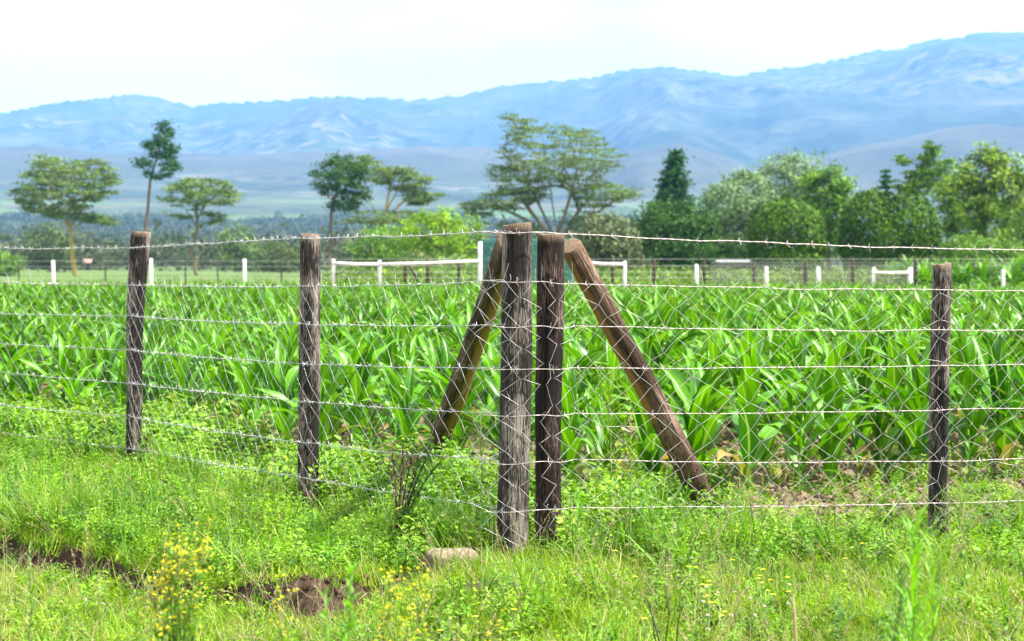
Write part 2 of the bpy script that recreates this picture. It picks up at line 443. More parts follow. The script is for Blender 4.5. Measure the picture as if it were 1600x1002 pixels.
spur = ridged(hx / 1500 + 0.25 * fbm(hx / 700, hy / 700, 3, 55), hy / 3600, 5, 47)
spur2 = ridged(hx / 600, hy / 1100, 4, 57)
base2 = Hf * (1 - 0.22 * np.sin(np.pi * np.clip(t2 * 2.2, 0, 1))) * (1 - t2) + Hc * t2 ** 1.15
env = np.clip(4 * t2 * (1 - t2), 0, 1)
h2 = base2 + env * ((spur - 0.55) * 330 + (spur2 - 0.6) * 45)
# nothing in front of the crest may stand above it as seen from the verge
cap2 = (Hc - CAM_H) / Dc * dist * (0.985 - 0.02 * env) + CAM_H
h2 = np.where(t2 < 1, np.minimum(h2, np.maximum(cap2, 0)), h2)
hz = np.where(dist < Df, h1, h2)
hz = np.where(dist > Dc, Hc - (dist - Dc) * 0.30, hz)
hz = hz + (fbm(hx / 120, hy / 120, 3, 61) - 0.5) * 11 * sstep(dist, 3600, 6000)
near = 1 - sstep(dist, 1250, 1700)
hz = hz * (1 - near) + (height(hx, hy) - 0.4) * near
idx = (np.arange(ndist - 1)[:, None] * na + np.arange(na - 1)[None, :])
quads = np.stack([idx, idx + 1, idx + na + 1, idx + na], -1).reshape(-1, 4)
footw = sstep(dist, Df - 1900, Df - 500) * (1 - sstep(dist, Df, Df + 500)) * (0.35 + 0.65 * fbm(hx / 900, hy / 900, 3, 71))
crops = sstep(fbm(hx / 420 + 3, hy / 300, 3, 73), 0.60, 0.64) * sstep(dist, 2300, 2900) * (1 - sstep(dist, 3300, 3900)) * 0.7
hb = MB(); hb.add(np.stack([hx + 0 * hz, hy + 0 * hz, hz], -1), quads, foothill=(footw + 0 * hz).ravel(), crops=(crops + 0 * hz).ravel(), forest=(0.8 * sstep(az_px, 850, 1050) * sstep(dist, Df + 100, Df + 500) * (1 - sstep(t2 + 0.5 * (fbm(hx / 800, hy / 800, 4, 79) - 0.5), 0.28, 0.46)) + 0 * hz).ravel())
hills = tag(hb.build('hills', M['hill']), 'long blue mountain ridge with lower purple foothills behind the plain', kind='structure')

# the air between here and the ridge
hzb = MB(); hzb.box((-7400, -400, -2.2), (7400, 12600, float(hz.max()) + 25))
haze = hzb.build('haze', None, smooth=False)
m = bpy.data.materials.new('pale_haze'); m.use_nodes = True; n = m.node_tree; n.nodes.clear()
out = n.nodes.new('ShaderNodeOutputMaterial'); pv = n.nodes.new('ShaderNodeVolumePrincipled')
pv.inputs['Color'].default_value = (0.20, 0.47, 0.96, 1)
pv.inputs['Density'].default_value = 1.05e-4
pv.inputs['Density Attribute'].default_value = ''
pv.inputs['Anisotropy'].default_value = 0.0
n.links.new(pv.outputs[0], out.inputs['Volume'])
haze.data.materials.append(m)
tag(haze, 'pale blue haze between the verge and the far ridge', kind='stuff')

# ------------------------------------------------------------------ trees beyond the maize
def bark(name, c): 
    m, n, out = new_mat(name)
    p = pos(n)
    bsdf(n, out, mix(n, noise(n, scaled(n, p, (6, 6, 1.2)), 1, 4), tuple(x * 0.6 for x in c), c), 0.9, 0.15)
    return m
M['bark_yellow'] = bark('yellow_bark', (0.42, 0.33, 0.10))
M['bark_grey'] = bark('grey_bark', (0.17, 0.13, 0.095))
M['bark_olive'] = bark('olive_bark', (0.20, 0.17, 0.09))
M['l_acacia'] = leaf_mat('acacia_leaf', (0.085, 0.165, 0.045), (0.25, 0.36, 0.105), None, 0.16, 0.6, 0.10, (1.2, 1.15, 0.6), world_scale=0.55, patch=0.5)
M['l_acacia_dk'] = leaf_mat('dark_acacia_leaf', (0.07, 0.12, 0.040), (0.15, 0.205, 0.065), None, 0.16, 0.6, 0.10, (1.2, 1.15, 0.6), world_scale=0.55, patch=0.5)
M['l_dark'] = leaf_mat('dark_evergreen_leaf', (0.026, 0.080, 0.014), (0.075, 0.17, 0.026), None, 0.16, 0.6, 0.10, (1.2, 1.2, 0.6), world_scale=0.55, patch=0.5)
M['l_conifer'] = leaf_mat('conifer_needle', (0.030, 0.105, 0.045), (0.075, 0.19, 0.06), None, 0.16, 0.6, 0.10, (1.2, 1.2, 0.6), world_scale=0.55, patch=0.5)
M['l_bright'] = leaf_mat('bright_bush_leaf', (0.14, 0.33, 0.012), (0.32, 0.50, 0.02), None, 0.16, 0.55, 0.10, (1.3, 1.2, 0.5), world_scale=0.55, patch=0.5)
M['l_silver'] = leaf_mat('silvery_leaf', (0.12, 0.23, 0.08), (0.32, 0.44, 0.20), None, 0.16, 0.55, 0.10, (1.1, 1.1, 0.7), world_scale=0.55, patch=0.5)
M['l_mid'] = leaf_mat('mid_green_leaf', (0.07, 0.20, 0.022), (0.24, 0.41, 0.05), None, 0.16, 0.55, 0.10, (1.3, 1.2, 0.5), world_scale=0.55, patch=0.5)
M['l_flush'] = leaf_mat('yellow_green_leaf', (0.065, 0.19, 0.022), (0.33, 0.46, 0.05), None, 0.16, 0.5, 0.10, (1.2, 1.15, 0.5), world_scale=0.55, patch=0.5)
M['l_round'] = leaf_mat('clipped_bush_leaf', (0.020, 0.068, 0.004), (0.105, 0.215, 0.010), None, 0.07, 0.55, 0.10, (1.3, 1.2, 0.5), world_scale=0.55, patch=0.5)
M['l_grey'] = leaf_mat('grey_green_leaf', (0.12, 0.17, 0.08), (0.22, 0.27, 0.13), None, 0.16, 0.6, 0.10, (1.2, 1.1, 0.7), world_scale=0.55, patch=0.5)

def inpoly(px, py, poly):
    c = np.zeros(len(px), bool); j = len(poly) - 1
    for i in range(len(poly)):
        xi, yi = poly[i]; xj, yj = poly[j]
        cond = ((yi > py) != (yj > py)) & (px < (xj - xi) * (py - yi) / ((yj - yi) + 1e-9) + xi)
        c ^= cond; j = i
    return c
def span(poly, py):
    xs = []
    for i in range(len(poly)):
        (xa, ya), (xb, yb) = poly[i], poly[i - 1]
        if (ya > py) != (yb > py): xs.append((xb - xa) * (py - ya) / (yb - ya) + xa)
    return (min(xs), max(xs)) if xs else (0, 0)
def crown_points(poly, D, n, r, shell=0.0, depth=1.0):
    poly = [tuple(p) for p in poly]; a = np.array(poly)
    pts = []
    while len(pts) < n:
        px = r.uniform(a[:, 0].min(), a[:, 0].max(), n); py = r.uniform(a[:, 1].min(), a[:, 1].max(), n)
        ok = inpoly(px, py, poly)
        for x, y in zip(px[ok], py[ok]):
            x0, x1 = span(poly, y)
            w = (x1 - x0) / 2 * 0.96; c = (x0 + x1) / 2
            dm = math.sqrt(max(w * w - (x - c) ** 2, 0)) * depth
            v = r.uniform(-1, 1)
            if shell: v = math.copysign(abs(v) ** (1 / (1 + shell)), v)
            pts.append((X(x, D), v * dm / F_PX * D, Z(y, D)))
    return np.array(pts[:n])
def leaf_quads(mb, c, n, sig, size, r, flat=0.0, needle=False, hang=0.0, outw=None, outk=0.9):
    """n leaf-sized rhombs scattered round c"""
    p = c + r.normal(0, 1, (n, 3)) * np.asarray(sig) * 0.55
    nrm = r.normal(0, 1, (n, 3)); nrm[:, 2] += flat * np.sign(r.uniform(-0.1, 1, n))
    if outw is not None: nrm += outw * outk
    nrm /= np.linalg.norm(nrm, axis=1, keepdims=True)
    d = r.normal(0, 1, (n, 3)); d[:, 2] = d[:, 2] * (0.35 if flat else 1) - hang
    d -= nrm * np.sum(d * nrm, 1, keepdims=True); d /= np.linalg.norm(d, axis=1, keepdims=True) + 1e-9
    e = np.cross(nrm, d)
    L = size * r.uniform(0.6, 1.35, (n, 1)); Wd = L * (0.16 if needle else 0.42)
    v = np.stack([p - d * L * .5, p + e * Wd * .5 + d * L * .05, p + d * L * .5, p - e * Wd * .5 + d * L * .05], 1)
    mb.add(v, np.arange(n * 4).reshape(n, 4))

def grow(name, label, cat, D, trunk, polys, npads, pad, nleaf, leaf, lmat, bmat, r0, seed, group=None, flat=0.0, needle=False, hang=0.0,
         shell=0.0, fork=0.35, depth=1.0, tip=0.02, lift=0.12, outward=False, pads=None, limbs=(), outk=1.5):
    """trunk: (px, py) up the stem, first at its foot.  polys: outlines of the crown."""
    r = np.random.default_rng(seed)
    base = np.array([X(trunk[0][0], D), D, float(height(X(trunk[0][0], D), D))])
    root = thing(name, label, cat, base, 0, group)
    T = [np.array([X(a, D) - base[0], 0.0, Z(b, D) - base[2]]) for a, b in trunk]; T[0][2] = -0.3
    tt = np.linspace(0, len(T) - 1, 5 * len(T))
    line = np.array([[np.interp(q, range(len(T)), [t[k] for t in T]) for k in range(3)] for q in tt])
    line[:, :2] += np.cumsum(r.normal(0, 0.012, (len(line), 2)), 0) * line[-1, 2] / 10
    if cat == 'bush':                                                   # bushes are leafy down to the ground
        gy_ = HOR + CAM_H * F_PX / D - 2; low = []
        for po, f in polys:
            ym, yl = max(b for a, b in po), min(b for a, b in po); mid = 0.5 * (ym + yl)
            low.append(([(a, b + max(0, gy_ - ym) * max(0.0, (b - mid) / (ym - mid))) for a, b in po], f))
        polys = low; npads = int(npads * 1.25)
    if pads is None:
        pads = np.vstack([crown_points(po, D, max(3, int(npads * f)), r, shell, depth) for po, f in polys])
        pads[:, 0] -= base[0]; pads[:, 2] -= base[2]
    cx = pads.mean(0)
    nodes = [q for q in line]; par = [i - 1 for i in range(len(line))]
    first = int(fork * len(line)); ntr = len(line)
    for lm in limbs:
        dy = r.uniform(-0.35, 0.35)
        Lp = np.array([(X(a, D) - base[0], 0.0, Z(b, D) - base[2]) for a, b in lm])
        Lp[:, 1] = np.linspace(0, 1, len(Lp)) * dy * (Lp[-1, 2] - Lp[0, 2])
        a = int(np.argmin(np.linalg.norm(line - Lp[0], axis=1))); q0 = nodes[a]; prev = a
        for q in np.linspace(0, len(Lp) - 1, 5 * len(Lp))[1:]:
            pt = np.array([np.interp(q, range(len(Lp)), Lp[:, k]) for k in range(3)]) + r.normal(0, 0.03, 3)
            nodes.append(pt); par.append(prev); prev = len(nodes) - 1
    limb_n = len(nodes)
    order = np.argsort(np.linalg.norm(pads - line[-1], axis=1))
    chains = []; tips = []
    for k in order:
        p = pads[k]; N = np.array(nodes)
        v = p - N
        cost = np.linalg.norm(v, axis=1) + 0.7 * np.clip(N[:, 2] + 0.05 - p[2], 0, None) + 0.10 * np.hypot(N[:, 0], N[:, 1])
        cost[:first] = 1e9
        a = int(np.argmin(cost)); q = nodes[a]; L = np.linalg.norm(p - q)
        i1 = q + (p - q) * 0.4 + np.array([0, 0, lift * L]) + r.normal(0, 0.05 * L, 3)
        i2 = q + (p - q) * 0.75 + np.array([0, 0, lift * 0.8 * L]) + r.normal(0, 0.04 * L, 3)
        b = len(nodes); nodes += [i1, i2, p]; par += [a, b, b + 1]
        chains.append((a, b, b + 1, b + 2)); tips.append(b + 2)
    cnt = np.zeros(len(nodes))
    cnt[tips] = 1
    for i in range(len(nodes) - 1, 0, -1): cnt[par[i]] += cnt[i]
    rad = tip * np.maximum(cnt, 0.6) ** 0.5
    mx = rad[first] if rad[first] > 0 else 1
    rad = np.minimum(rad, r0) if mx < r0 else rad * (r0 / mx) ** np.clip(np.log(np.maximum(cnt, 1)) / np.log(max(cnt[first], 2)), 0, 1)
    N = np.array(nodes)
    tb = MB()
    lr = np.interp(np.linspace(0, 1, len(line)), [0, fork, 1], [r0 * 1.15, r0 * 0.85, max(rad[len(line) - 1], tip * 2)])
    tb.tube(line, lr, 8)
    k = ntr
    for lm in limbs:
        m_ = 5 * len(lm) - 1; ids = [par[k]] + list(range(k, k + m_)); rr = rad[ids].copy(); rr[0] = rr[1]
        tb.tube(N[ids], np.maximum(rr, tip), 6, cap=False); k += m_
    for ch in chains:
        rr = rad[list(ch)]; rr[0] = rr[1]; rr[3] = max(rr[3] * 0.5, tip * 0.4)
        tb.tube(N[list(ch)], rr, 4, cap=False)
    tb.build('trunk', bmat, root)
    lb = MB()
    for k in range(len(pads)):
        sc = r.uniform(0.7, 1.3)
        ow = None
        if outward or flat == 0:
            ow = (pads[k] - cx); ow = ow / (np.linalg.norm(ow) + 1e-6)
        leaf_quads(lb, pads[k], int(nleaf * sc), np.array(pad) * sc, leaf, r, flat, needle, hang, ow, outk)
    lb.build('crown', lmat, root, smooth=False)
    return root

TG = 'trees beyond the maize field'
def whorls(D, foot, apex, low, half, step, r, up=-0.25):
    """pads along tiers of drooping branches: half(t) is the reach in photo pixels, t from 0 at the tip to 1 at the lowest tier"""
    out = []; y = apex[1] + 3
    while y < low:
        t = (y - apex[1]) / (low - apex[1]); hw_ = half(t)
        for a in range(7):
            az = a * 0.9 + r.uniform(0, 6.28) ; L = hw_ * r.uniform(0.7, 1.12)
            for q in np.arange(0.25, 1.01, max(0.12, 5.0 / max(L, 6))):
                px = foot + (apex[0] - foot) * (1 - t) + math.cos(az) * L * q
                out.append((X(px, D) - X(foot, D), math.sin(az) * L * q / F_PX * D, Z(y, D) + up * L * q / F_PX * D - float(height(X(foot, D), D))))
        y += step * r.uniform(0.8, 1.2)
    return np.array(out)
# far left flat-topped thorn tree with a yellow trunk
grow('acacia_tree', 'flat topped thorn tree with yellow trunk, widest of the two at far left', 'tree', 255, [(118, 431), (113, 400), (112, 372), (109, 345)],
     [([(22, 297), (50, 262), (62, 243), (100, 248), (150, 248), (175, 268), (190, 295), (172, 308), (150, 318), (130, 342), (80, 342), (42, 328), (28, 312)], 0.85),
      ([(120, 335), (160, 338), (183, 350), (160, 350), (130, 346)], 0.15)],
     420, (0.95, 0.95, 0.22), 55, 0.38, M['l_acacia'], M['bark_yellow'], 0.33, 11, TG, flat=1.0, fork=0.6, tip=0.02, lift=0.05, limbs=[[(112, 365), (95, 330), (65, 300)], [(111, 355), (128, 320), (150, 285)], [(110, 350), (108, 310), (100, 270)], [(112, 362), (135, 340), (165, 318)]])
grow('thin_conifer', 'tall thin leaning tree with a bare stem and ragged dark tuft on top', 'tree', 235, [(224, 437), (228, 362), (233, 310), (236, 280), (250, 235), (257, 192)],
     [([(257, 183), (268, 196), (272, 212), (264, 222), (278, 232), (268, 243), (281, 258), (272, 270), (260, 275), (248, 287), (238, 276), (222, 262), (218, 250), (232, 247), (236, 236), (226, 218), (240, 205)], 1)],
     62, (0.75, 0.75, 0.36), 70, 0.40, M['l_conifer'], M['bark_grey'], 0.20, 12, TG, flat=0.5, needle=False, fork=0.62, tip=0.02)
grow('acacia_tree', 'small flat topped thorn tree with bent trunk, right of the thin leaning tree', 'tree', 250, [(308, 428), (298, 395), (307, 360), (307, 335), (308, 315)],
     [([(258, 300), (285, 280), (325, 278), (355, 285), (378, 312), (360, 322), (330, 322), (300, 330), (268, 322)], 0.8), ([(318, 330), (350, 335), (345, 350), (325, 352)], 0.08),
      ([(262, 330), (300, 335), (295, 342), (270, 340)], 0.05)],
     210, (0.9, 0.9, 0.18), 50, 0.36, M['l_acacia'], M['bark_olive'], 0.24, 13, TG, flat=1.0, fork=0.55, tip=0.02, lift=0.05, limbs=[[(306, 355), (290, 325), (275, 308)], [(307, 345), (325, 315), (352, 300)], [(307, 340), (310, 310), (318, 290)]])
grow('pruned_tree', 'dark green tree with a bare slim trunk beside a pale thorn tree', 'tree', 215, [(513, 440), (516, 380), (518, 325), (530, 290), (535, 262)],
     [([(478, 268), (496, 268), (508, 250), (545, 240), (570, 258), (580, 290), (566, 318), (545, 332), (520, 326), (505, 305), (492, 285)], 1)],
     60, (0.85, 0.85, 0.5), 85, 0.42, M['l_dark'], M['bark_grey'], 0.20, 14, TG, fork=0.55, tip=0.025)
grow('acacia_tree', 'pale open thorn tree with yellowish limbs behind the dark pruned tree', 'tree', 232, [(603, 432), (601, 390), (600, 350), (606, 310), (612, 275)],
     [([(545, 258), (570, 240), (600, 262), (618, 270), (640, 282), (600, 290), (570, 280)], 0.34), ([(612, 262), (640, 262), (668, 280), (640, 284)], 0.1),
      ([(612, 292), (650, 284), (672, 276), (664, 300), (640, 310)], 0.16), ([(630, 310), (660, 300), (695, 304), (680, 312), (650, 322)], 0.16), ([(530, 350), (560, 330), (600, 330), (650, 330), (680, 345), (620, 350)], 0.24)],
     280, (0.95, 0.95, 0.16), 44, 0.34, M['l_acacia'], M['bark_yellow'], 0.26, 15, TG, flat=1.0, fork=0.35, tip=0.02, lift=0.05, limbs=[[(600, 360), (580, 320), (565, 270)], [(601, 350), (625, 320), (660, 295)], [(602, 375), (635, 340), (670, 318)], [(604, 330), (620, 300), (640, 275)]])
grow('bright_bush', 'bright yellow green bush right of the pale open thorn tree', 'bush', 175, [(690, 442), (692, 395), (690, 365)],
     [([(625, 350), (650, 335), (690, 328), (725, 338), (748, 355), (756, 385), (740, 408), (700, 412), (660, 408), (630, 395)], 1)],
     170, (0.7, 0.7, 0.5), 60, 0.34, M['l_bright'], M['bark_grey'], 0.22, 16, TG, shell=0.6, fork=0.4, tip=0.025, outward=True)
grow('dark_bush', 'dark green bush low behind the white rail, left of the bright bush', 'bush', 185, [(580, 440), (582, 405), (582, 385)],
     [([(545, 385), (565, 362), (600, 355), (632, 362), (648, 385), (640, 412), (555, 412)], 1)],
     100, (0.8, 0.8, 0.55), 48, 0.36, M['l_mid'], M['bark_grey'], 0.2, 17, TG, shell=0.6, fork=0.4, outward=True)
grow('acacia_tree', 'largest spreading thorn tree behind the corner posts, open layered crown', 'tree', 205, [(868, 436), (870, 395), (872, 365), (874, 345)],
     [([(785, 180), (810, 178), (845, 192), (870, 196), (900, 202), (935, 205), (960, 232), (978, 240), (968, 262), (940, 280), (960, 295), (905, 300), (860, 290), (800, 262), (778, 235), (790, 215)], 0.46),
      ([(762, 255), (800, 262), (860, 282), (850, 310), (790, 300), (770, 285)], 0.14),
      ([(722, 322), (760, 302), (800, 296), (845, 310), (820, 325), (770, 335), (740, 345)], 0.15),
      ([(890, 295), (950, 288), (1000, 298), (985, 312), (940, 325), (900, 322)], 0.13), ([(880, 330), (930, 330), (960, 345), (930, 372), (890, 365)], 0.08), ([(770, 345), (830, 350), (850, 375), (790, 372)], 0.05)],
     900, (0.90, 0.90, 0.14), 36, 0.29, M['l_acacia'], M['bark_olive'], 0.30, 18, TG, flat=1.0, fork=0.5, tip=0.016, lift=0.03, limbs=[[(871, 385), (848, 330), (815, 260), (800, 205)], [(872, 375), (862, 310), (850, 240), (845, 205)], [(873, 365), (890, 310), (905, 250), (910, 215)], [(872, 380), (905, 330), (945, 275)], [(871, 390), (825, 345), (770, 318)], [(872, 385), (920, 340), (975, 305)], [(871, 388), (815, 310), (780, 262)]])
grow('drooping_bush', 'grey green drooping bush right of the corner post braces', 'bush', 120, [(958, 446), (955, 410), (952, 380)],
     [([(905, 372), (925, 345), (955, 338), (980, 345), (995, 372), (1003, 402), (985, 420), (930, 422), (908, 400)], 1)],
     150, (0.5, 0.5, 0.4), 55, 0.30, M['l_grey'], M['bark_grey'], 0.14, 19, TG, shell=0.5, fork=0.4, hang=1.0, needle=False)
grow('conifer', 'dark pointed conifer standing above the bushes right of the big thorn tree', 'tree', 180, [(1046, 441), (1046, 380), (1048, 320), (1050, 270), (1054, 238)],
     [], 0, (0.58, 0.58, 0.24), 34, 0.40, M['l_conifer'], M['bark_grey'], 0.22, 20, TG, flat=0.5, fork=0.2, tip=0.012, lift=0.0, hang=0.4,
     pads=whorls(180, 1046, (1056, 236), 365, lambda t: 4 + 54 * t ** 1.1, 8, np.random.default_rng(20)))
grow('dark_bush', 'wide dark evergreen bush under the pointed conifer', 'bush', 150, [(1045, 445), (1045, 410), (1045, 380)],
     [([(975, 350), (1010, 325), (1040, 322), (1075, 318), (1105, 335), (1120, 370), (1118, 415), (1000, 418), (985, 380)], 1)],
     210, (0.75, 0.75, 0.55), 55, 0.34, M['l_dark'], M['bark_grey'], 0.24, 21, TG, shell=0.6, fork=0.3, outward=True)
grow('silvery_tree', 'lower silvery green tree right of the pointed conifer', 'tree', 175, [(1135, 442), (1135, 390), (1138, 345)],
     [([(1095, 335), (1105, 302), (1130, 282), (1165, 268), (1200, 282), (1210, 320), (1190, 350), (1175, 390), (1120, 405), (1095, 380)], 1)],
     210, (0.8, 0.8, 0.6), 52, 0.36, M['l_silver'], M['bark_grey'], 0.26, 22, TG, shell=0.4, fork=0.35, hang=0.5)
grow('silvery_tree', 'taller silvery green tree with feathery top behind the round bushes', 'tree', 200, [(1225, 438), (1225, 370), (1224, 310)],
     [([(1182, 285), (1188, 258), (1215, 240), (1250, 248), (1285, 245), (1280, 268), (1265, 300), (1262, 350), (1195, 350), (1185, 315)], 1)],
     170, (0.9, 0.9, 0.7), 46, 0.38, M['l_silver'], M['bark_grey'], 0.3, 23, TG, shell=0.3, fork=0.4, hang=0.4)
grow('leafy_tree', 'mid green leafy tree between the two round clipped bushes', 'tree', 165, [(1295, 443), (1293, 380), (1292, 320)],
     [([(1255, 300), (1268, 275), (1290, 264), (1312, 268), (1330, 285), (1318, 310), (1322, 345), (1312, 400), (1282, 410), (1272, 360)], 1)],
     85, (0.75, 0.75, 0.5), 80, 0.42, M['l_mid'], M['bark_grey'], 0.24, 24, TG, shell=0.3, fork=0.35)
def dome_bush(label, D, px0, lobes, seed):
    r = np.random.default_rng(seed)
    base = np.array([X(px0, D), D, float(height(X(px0, D), D))])
    root = thing('round_bush', label, 'bush', base, 0, TG)
    cs, rs = [], []
    for (px, py, rx, rz_) in lobes:
        cs.append(np.array([X(px, D) - base[0], r.normal(0, 0.1), Z(py, D) - base[2]])); rs.append(np.array([rx, rx * 0.95, rz_]) / F_PX * D)
    lb = MB()
    for a, (c, R_) in enumerate(zip(cs, rs)):
        n_ = int(5200 * R_[0] * R_[2] / 4.0)
        d = r.normal(0, 1, (n_, 3)); d /= np.linalg.norm(d, axis=1, keepdims=True)
        bumps = 1 + 0.16 * (fbm(d[:, 0] * 3.2 + 9 + a, d[:, 2] * 3.2 + d[:, 1] * 2.1 + 5, 3, seed) - 0.5)
        rad = bumps * r.uniform(0.90, 1.03, n_) + (r.uniform(size=n_) < 0.06) * r.uniform(0, 0.07, n_)
        p = c + d * R_ * rad[:, None]
        keep = p[:, 2] > 0.15
        for b, (c2, R2) in enumerate(zip(cs, rs)):
            if b != a: keep &= np.sum(((p - c2) / (R2 * 0.9)) ** 2, 1) > 1
        p, d = p[keep], d[keep]; m_ = len(p)
        nrm = d / R_ ; nrm /= np.linalg.norm(nrm, axis=1, keepdims=True); nrm += r.normal(0, 0.42, (m_, 3)); nrm /= np.linalg.norm(nrm, axis=1, keepdims=True)
        t_ = r.normal(0, 1, (m_, 3)); t_[:, 2] += 0.6; t_ -= nrm * np.sum(t_ * nrm, 1, keepdims=True); t_ /= np.linalg.norm(t_, axis=1, keepdims=True)
        e = np.cross(nrm, t_); L = 0.26 * r.uniform(0.6, 1.3, (m_, 1)); Wd = L * 0.5
        v = np.stack([p - t_ * L * .5, p + e * Wd * .5, p + t_ * L * .5, p - e * Wd * .5], 1)
        lb.add(v, np.arange(m_ * 4).reshape(m_, 4))
    lb.build('crown', M['l_round'], root, smooth=False)
    tb = MB(); tb.tube([(0, 0, -0.3), (0.03, 0, 0.4), (0, 0, 1.2)], [0.16, 0.14, 0.10], 8); tb.build('trunk', M['bark_grey'], root)
dome_bush('dome shaped clipped dark bush, smaller one left of the broad double bush', 118, 1228, [(1228, 368, 62, 58), (1212, 385, 44, 36), (1252, 382, 40, 38), (1228, 410, 56, 36)], 25)
dome_bush('broad double lobed clipped dark bush, larger of the two rounded ones', 122, 1388, [(1358, 362, 48, 66), (1415, 362, 50, 62), (1385, 378, 62, 42), (1340, 385, 30, 34), (1438, 385, 28, 34), (1360, 410, 44, 34), (1416, 410, 46, 34)], 26)
grow('conifer', 'small pointed conifer tip showing above the broad double bush', 'tree', 185, [(1383, 441), (1383, 350), (1383, 268)],
     [], 0, (0.40, 0.40, 0.15), 26, 0.34, M['l_conifer'], M['bark_grey'], 0.16, 27, TG, flat=0.5, fork=0.2, tip=0.012, lift=0.0, hang=0.4,
     pads=whorls(185, 1383, (1383, 265), 350, lambda t: 2 + 24 * t, 9, np.random.default_rng(27)))
grow('spreading_conifer', 'conifer with long open upswept branches above the broad double bush', 'tree', 190, [(1430, 440), (1430, 360), (1432, 300), (1440, 255), (1444, 225)],
     [([(1440, 222), (1452, 221), (1450, 300), (1432, 300)], 0.3), ([(1446, 258), (1484, 250), (1486, 262), (1448, 280)], 0.16), ([(1402, 246), (1412, 240), (1436, 284), (1422, 288)], 0.16),
      ([(1398, 280), (1440, 288), (1432, 306), (1396, 292)], 0.14), ([(1444, 288), (1474, 270), (1474, 282), (1448, 304)], 0.12), ([(1442, 236), (1466, 225), (1468, 235), (1446, 254)], 0.12)],
     120, (0.6, 0.6, 0.22), 52, 0.36, M['l_mid'], M['bark_grey'], 0.20, 28, TG, fork=0.5, flat=0.3, lift=0.0, tip=0.016)
grow('leafy_tree', 'large leafy tree with yellow green young leaves near the right edge', 'tree', 150, [(1535, 445), (1534, 390), (1535, 330), (1538, 280)],
     [([(1462, 302), (1480, 282), (1505, 262), (1515, 238), (1545, 226), (1580, 238), (1590, 268), (1596, 300), (1586, 330), (1570, 350), (1580, 385), (1545, 402), (1495, 400), (1480, 360), (1470, 325)], 1)],
     135, (0.72, 0.72, 0.52), 85, 0.42, M['l_flush'], M['bark_grey'], 0.28, 29, TG, shell=0.2, fork=0.3, outward=True)
grow('leafy_tree', 'dense green tree cut by the right edge of the view', 'tree', 160, [(1610, 443), (1612, 390), (1612, 330)],
     [([(1572, 330), (1585, 300), (1610, 285), (1650, 290), (1690, 330), (1690, 400), (1580, 410), (1568, 370)], 1)],
     200, (0.75, 0.75, 0.55), 46, 0.36, M['l_flush'], M['bark_grey'], 0.3, 30, TG, shell=0.3, fork=0.3, outward=True)
grow('dark_bush', 'low dark hedge bush under the large leafy tree on the right', 'bush', 130, [(1510, 446), (1510, 425), (1510, 405)],
     [([(1462, 380), (1490, 368), (1540, 378), (1600, 385), (1610, 418), (1465, 420)], 1)],
     150, (0.55, 0.55, 0.4), 48, 0.28, M['l_mid'], M['bark_grey'], 0.16, 31, TG, shell=0.5, fork=0.3, outward=True)
grow('dark_bush', 'dark undergrowth bush between the silvery tree and the round bush', 'bush', 140, [(1150, 446), (1150, 425), (1150, 405)],
     [([(1100, 395), (1125, 372), (1160, 370), (1190, 385), (1195, 418), (1105, 420)], 1)],
     90, (0.6, 0.6, 0.4), 46, 0.30, M['l_dark'], M['bark_grey'], 0.16, 32, TG, shell=0.5, fork=0.3, outward=True)
grow('dark_bush', 'dark shade bush behind the yellow trunk at far left', 'bush', 330, [(80, 424), (78, 395), (78, 375)],
     [([(42, 372), (60, 352), (95, 350), (118, 365), (122, 390), (95, 400), (55, 395)], 1)],
     70, (1.6, 1.6, 1.0), 40, 0.6, M['l_acacia_dk'], M['bark_grey'], 0.25, 33, TG, shell=0.4, fork=0.4, outward=True)
grow('low_bush', 'yellow green bush on the left edge beyond the maize', 'bush', 240, [(10, 431), (10, 415), (10, 405)],
     [([(-25, 405), (0, 393), (25, 398), (32, 412), (25, 424), (-25, 424)], 1)],
     60, (0.8, 0.8, 0.5), 44, 0.4, M['l_mid'], M['bark_grey'], 0.18, 34, TG, shell=0.4, fork=0.3, outward=True)
grow('low_bush', 'flat topped olive bush right of the small bent thorn tree', 'bush', 330, [(368, 424), (368, 400), (368, 375)],
     [([(342, 362), (358, 347), (385, 348), (397, 362), (390, 372), (350, 372)], 0.6), ([(340, 390), (370, 380), (420, 382), (440, 400), (430, 412), (345, 412)], 0.4)],
     70, (1.2, 1.2, 0.5), 44, 0.55, M['l_acacia'], M['bark_grey'], 0.25, 35, TG, shell=0.3, fork=0.4)
grow('low_bush', 'grey green bush between the bent thorn tree and the dark pruned tree', 'bush', 310, [(440, 426), (440, 410), (440, 395)],
     [([(400, 395), (430, 378), (470, 384), (492, 400), (485, 416), (405, 416)], 1)],
     70, (1.2, 1.2, 0.7), 44, 0.5, M['l_acacia_dk'], M['bark_grey'], 0.22, 36, TG, shell=0.4, fork=0.3, outward=True)
grow('low_bush', 'olive bush behind the white rail, under the pale open thorn tree', 'bush', 140, [(655, 444), (655, 425), (655, 410)],
     [([(615, 410), (640, 398), (690, 396), (728, 404), (735, 422), (615, 424)], 1)],
     80, (0.5, 0.5, 0.35), 46, 0.28, M['l_acacia'], M['bark_grey'], 0.14, 37, TG, shell=0.4, fork=0.3, outward=True)
grow('low_bush', 'olive undergrowth bush behind the corner posts at the big thorn tree', 'bush', 165, [(860, 443), (860, 420), (860, 400)],
     [([(770, 400), (810, 378), (860, 372), (905, 380), (915, 420), (775, 422)], 1)],
     130, (0.7, 0.7, 0.45), 46, 0.32, M['l_mid'], M['bark_grey'], 0.18, 38, TG, shell=0.4, fork=0.3, outward=True)

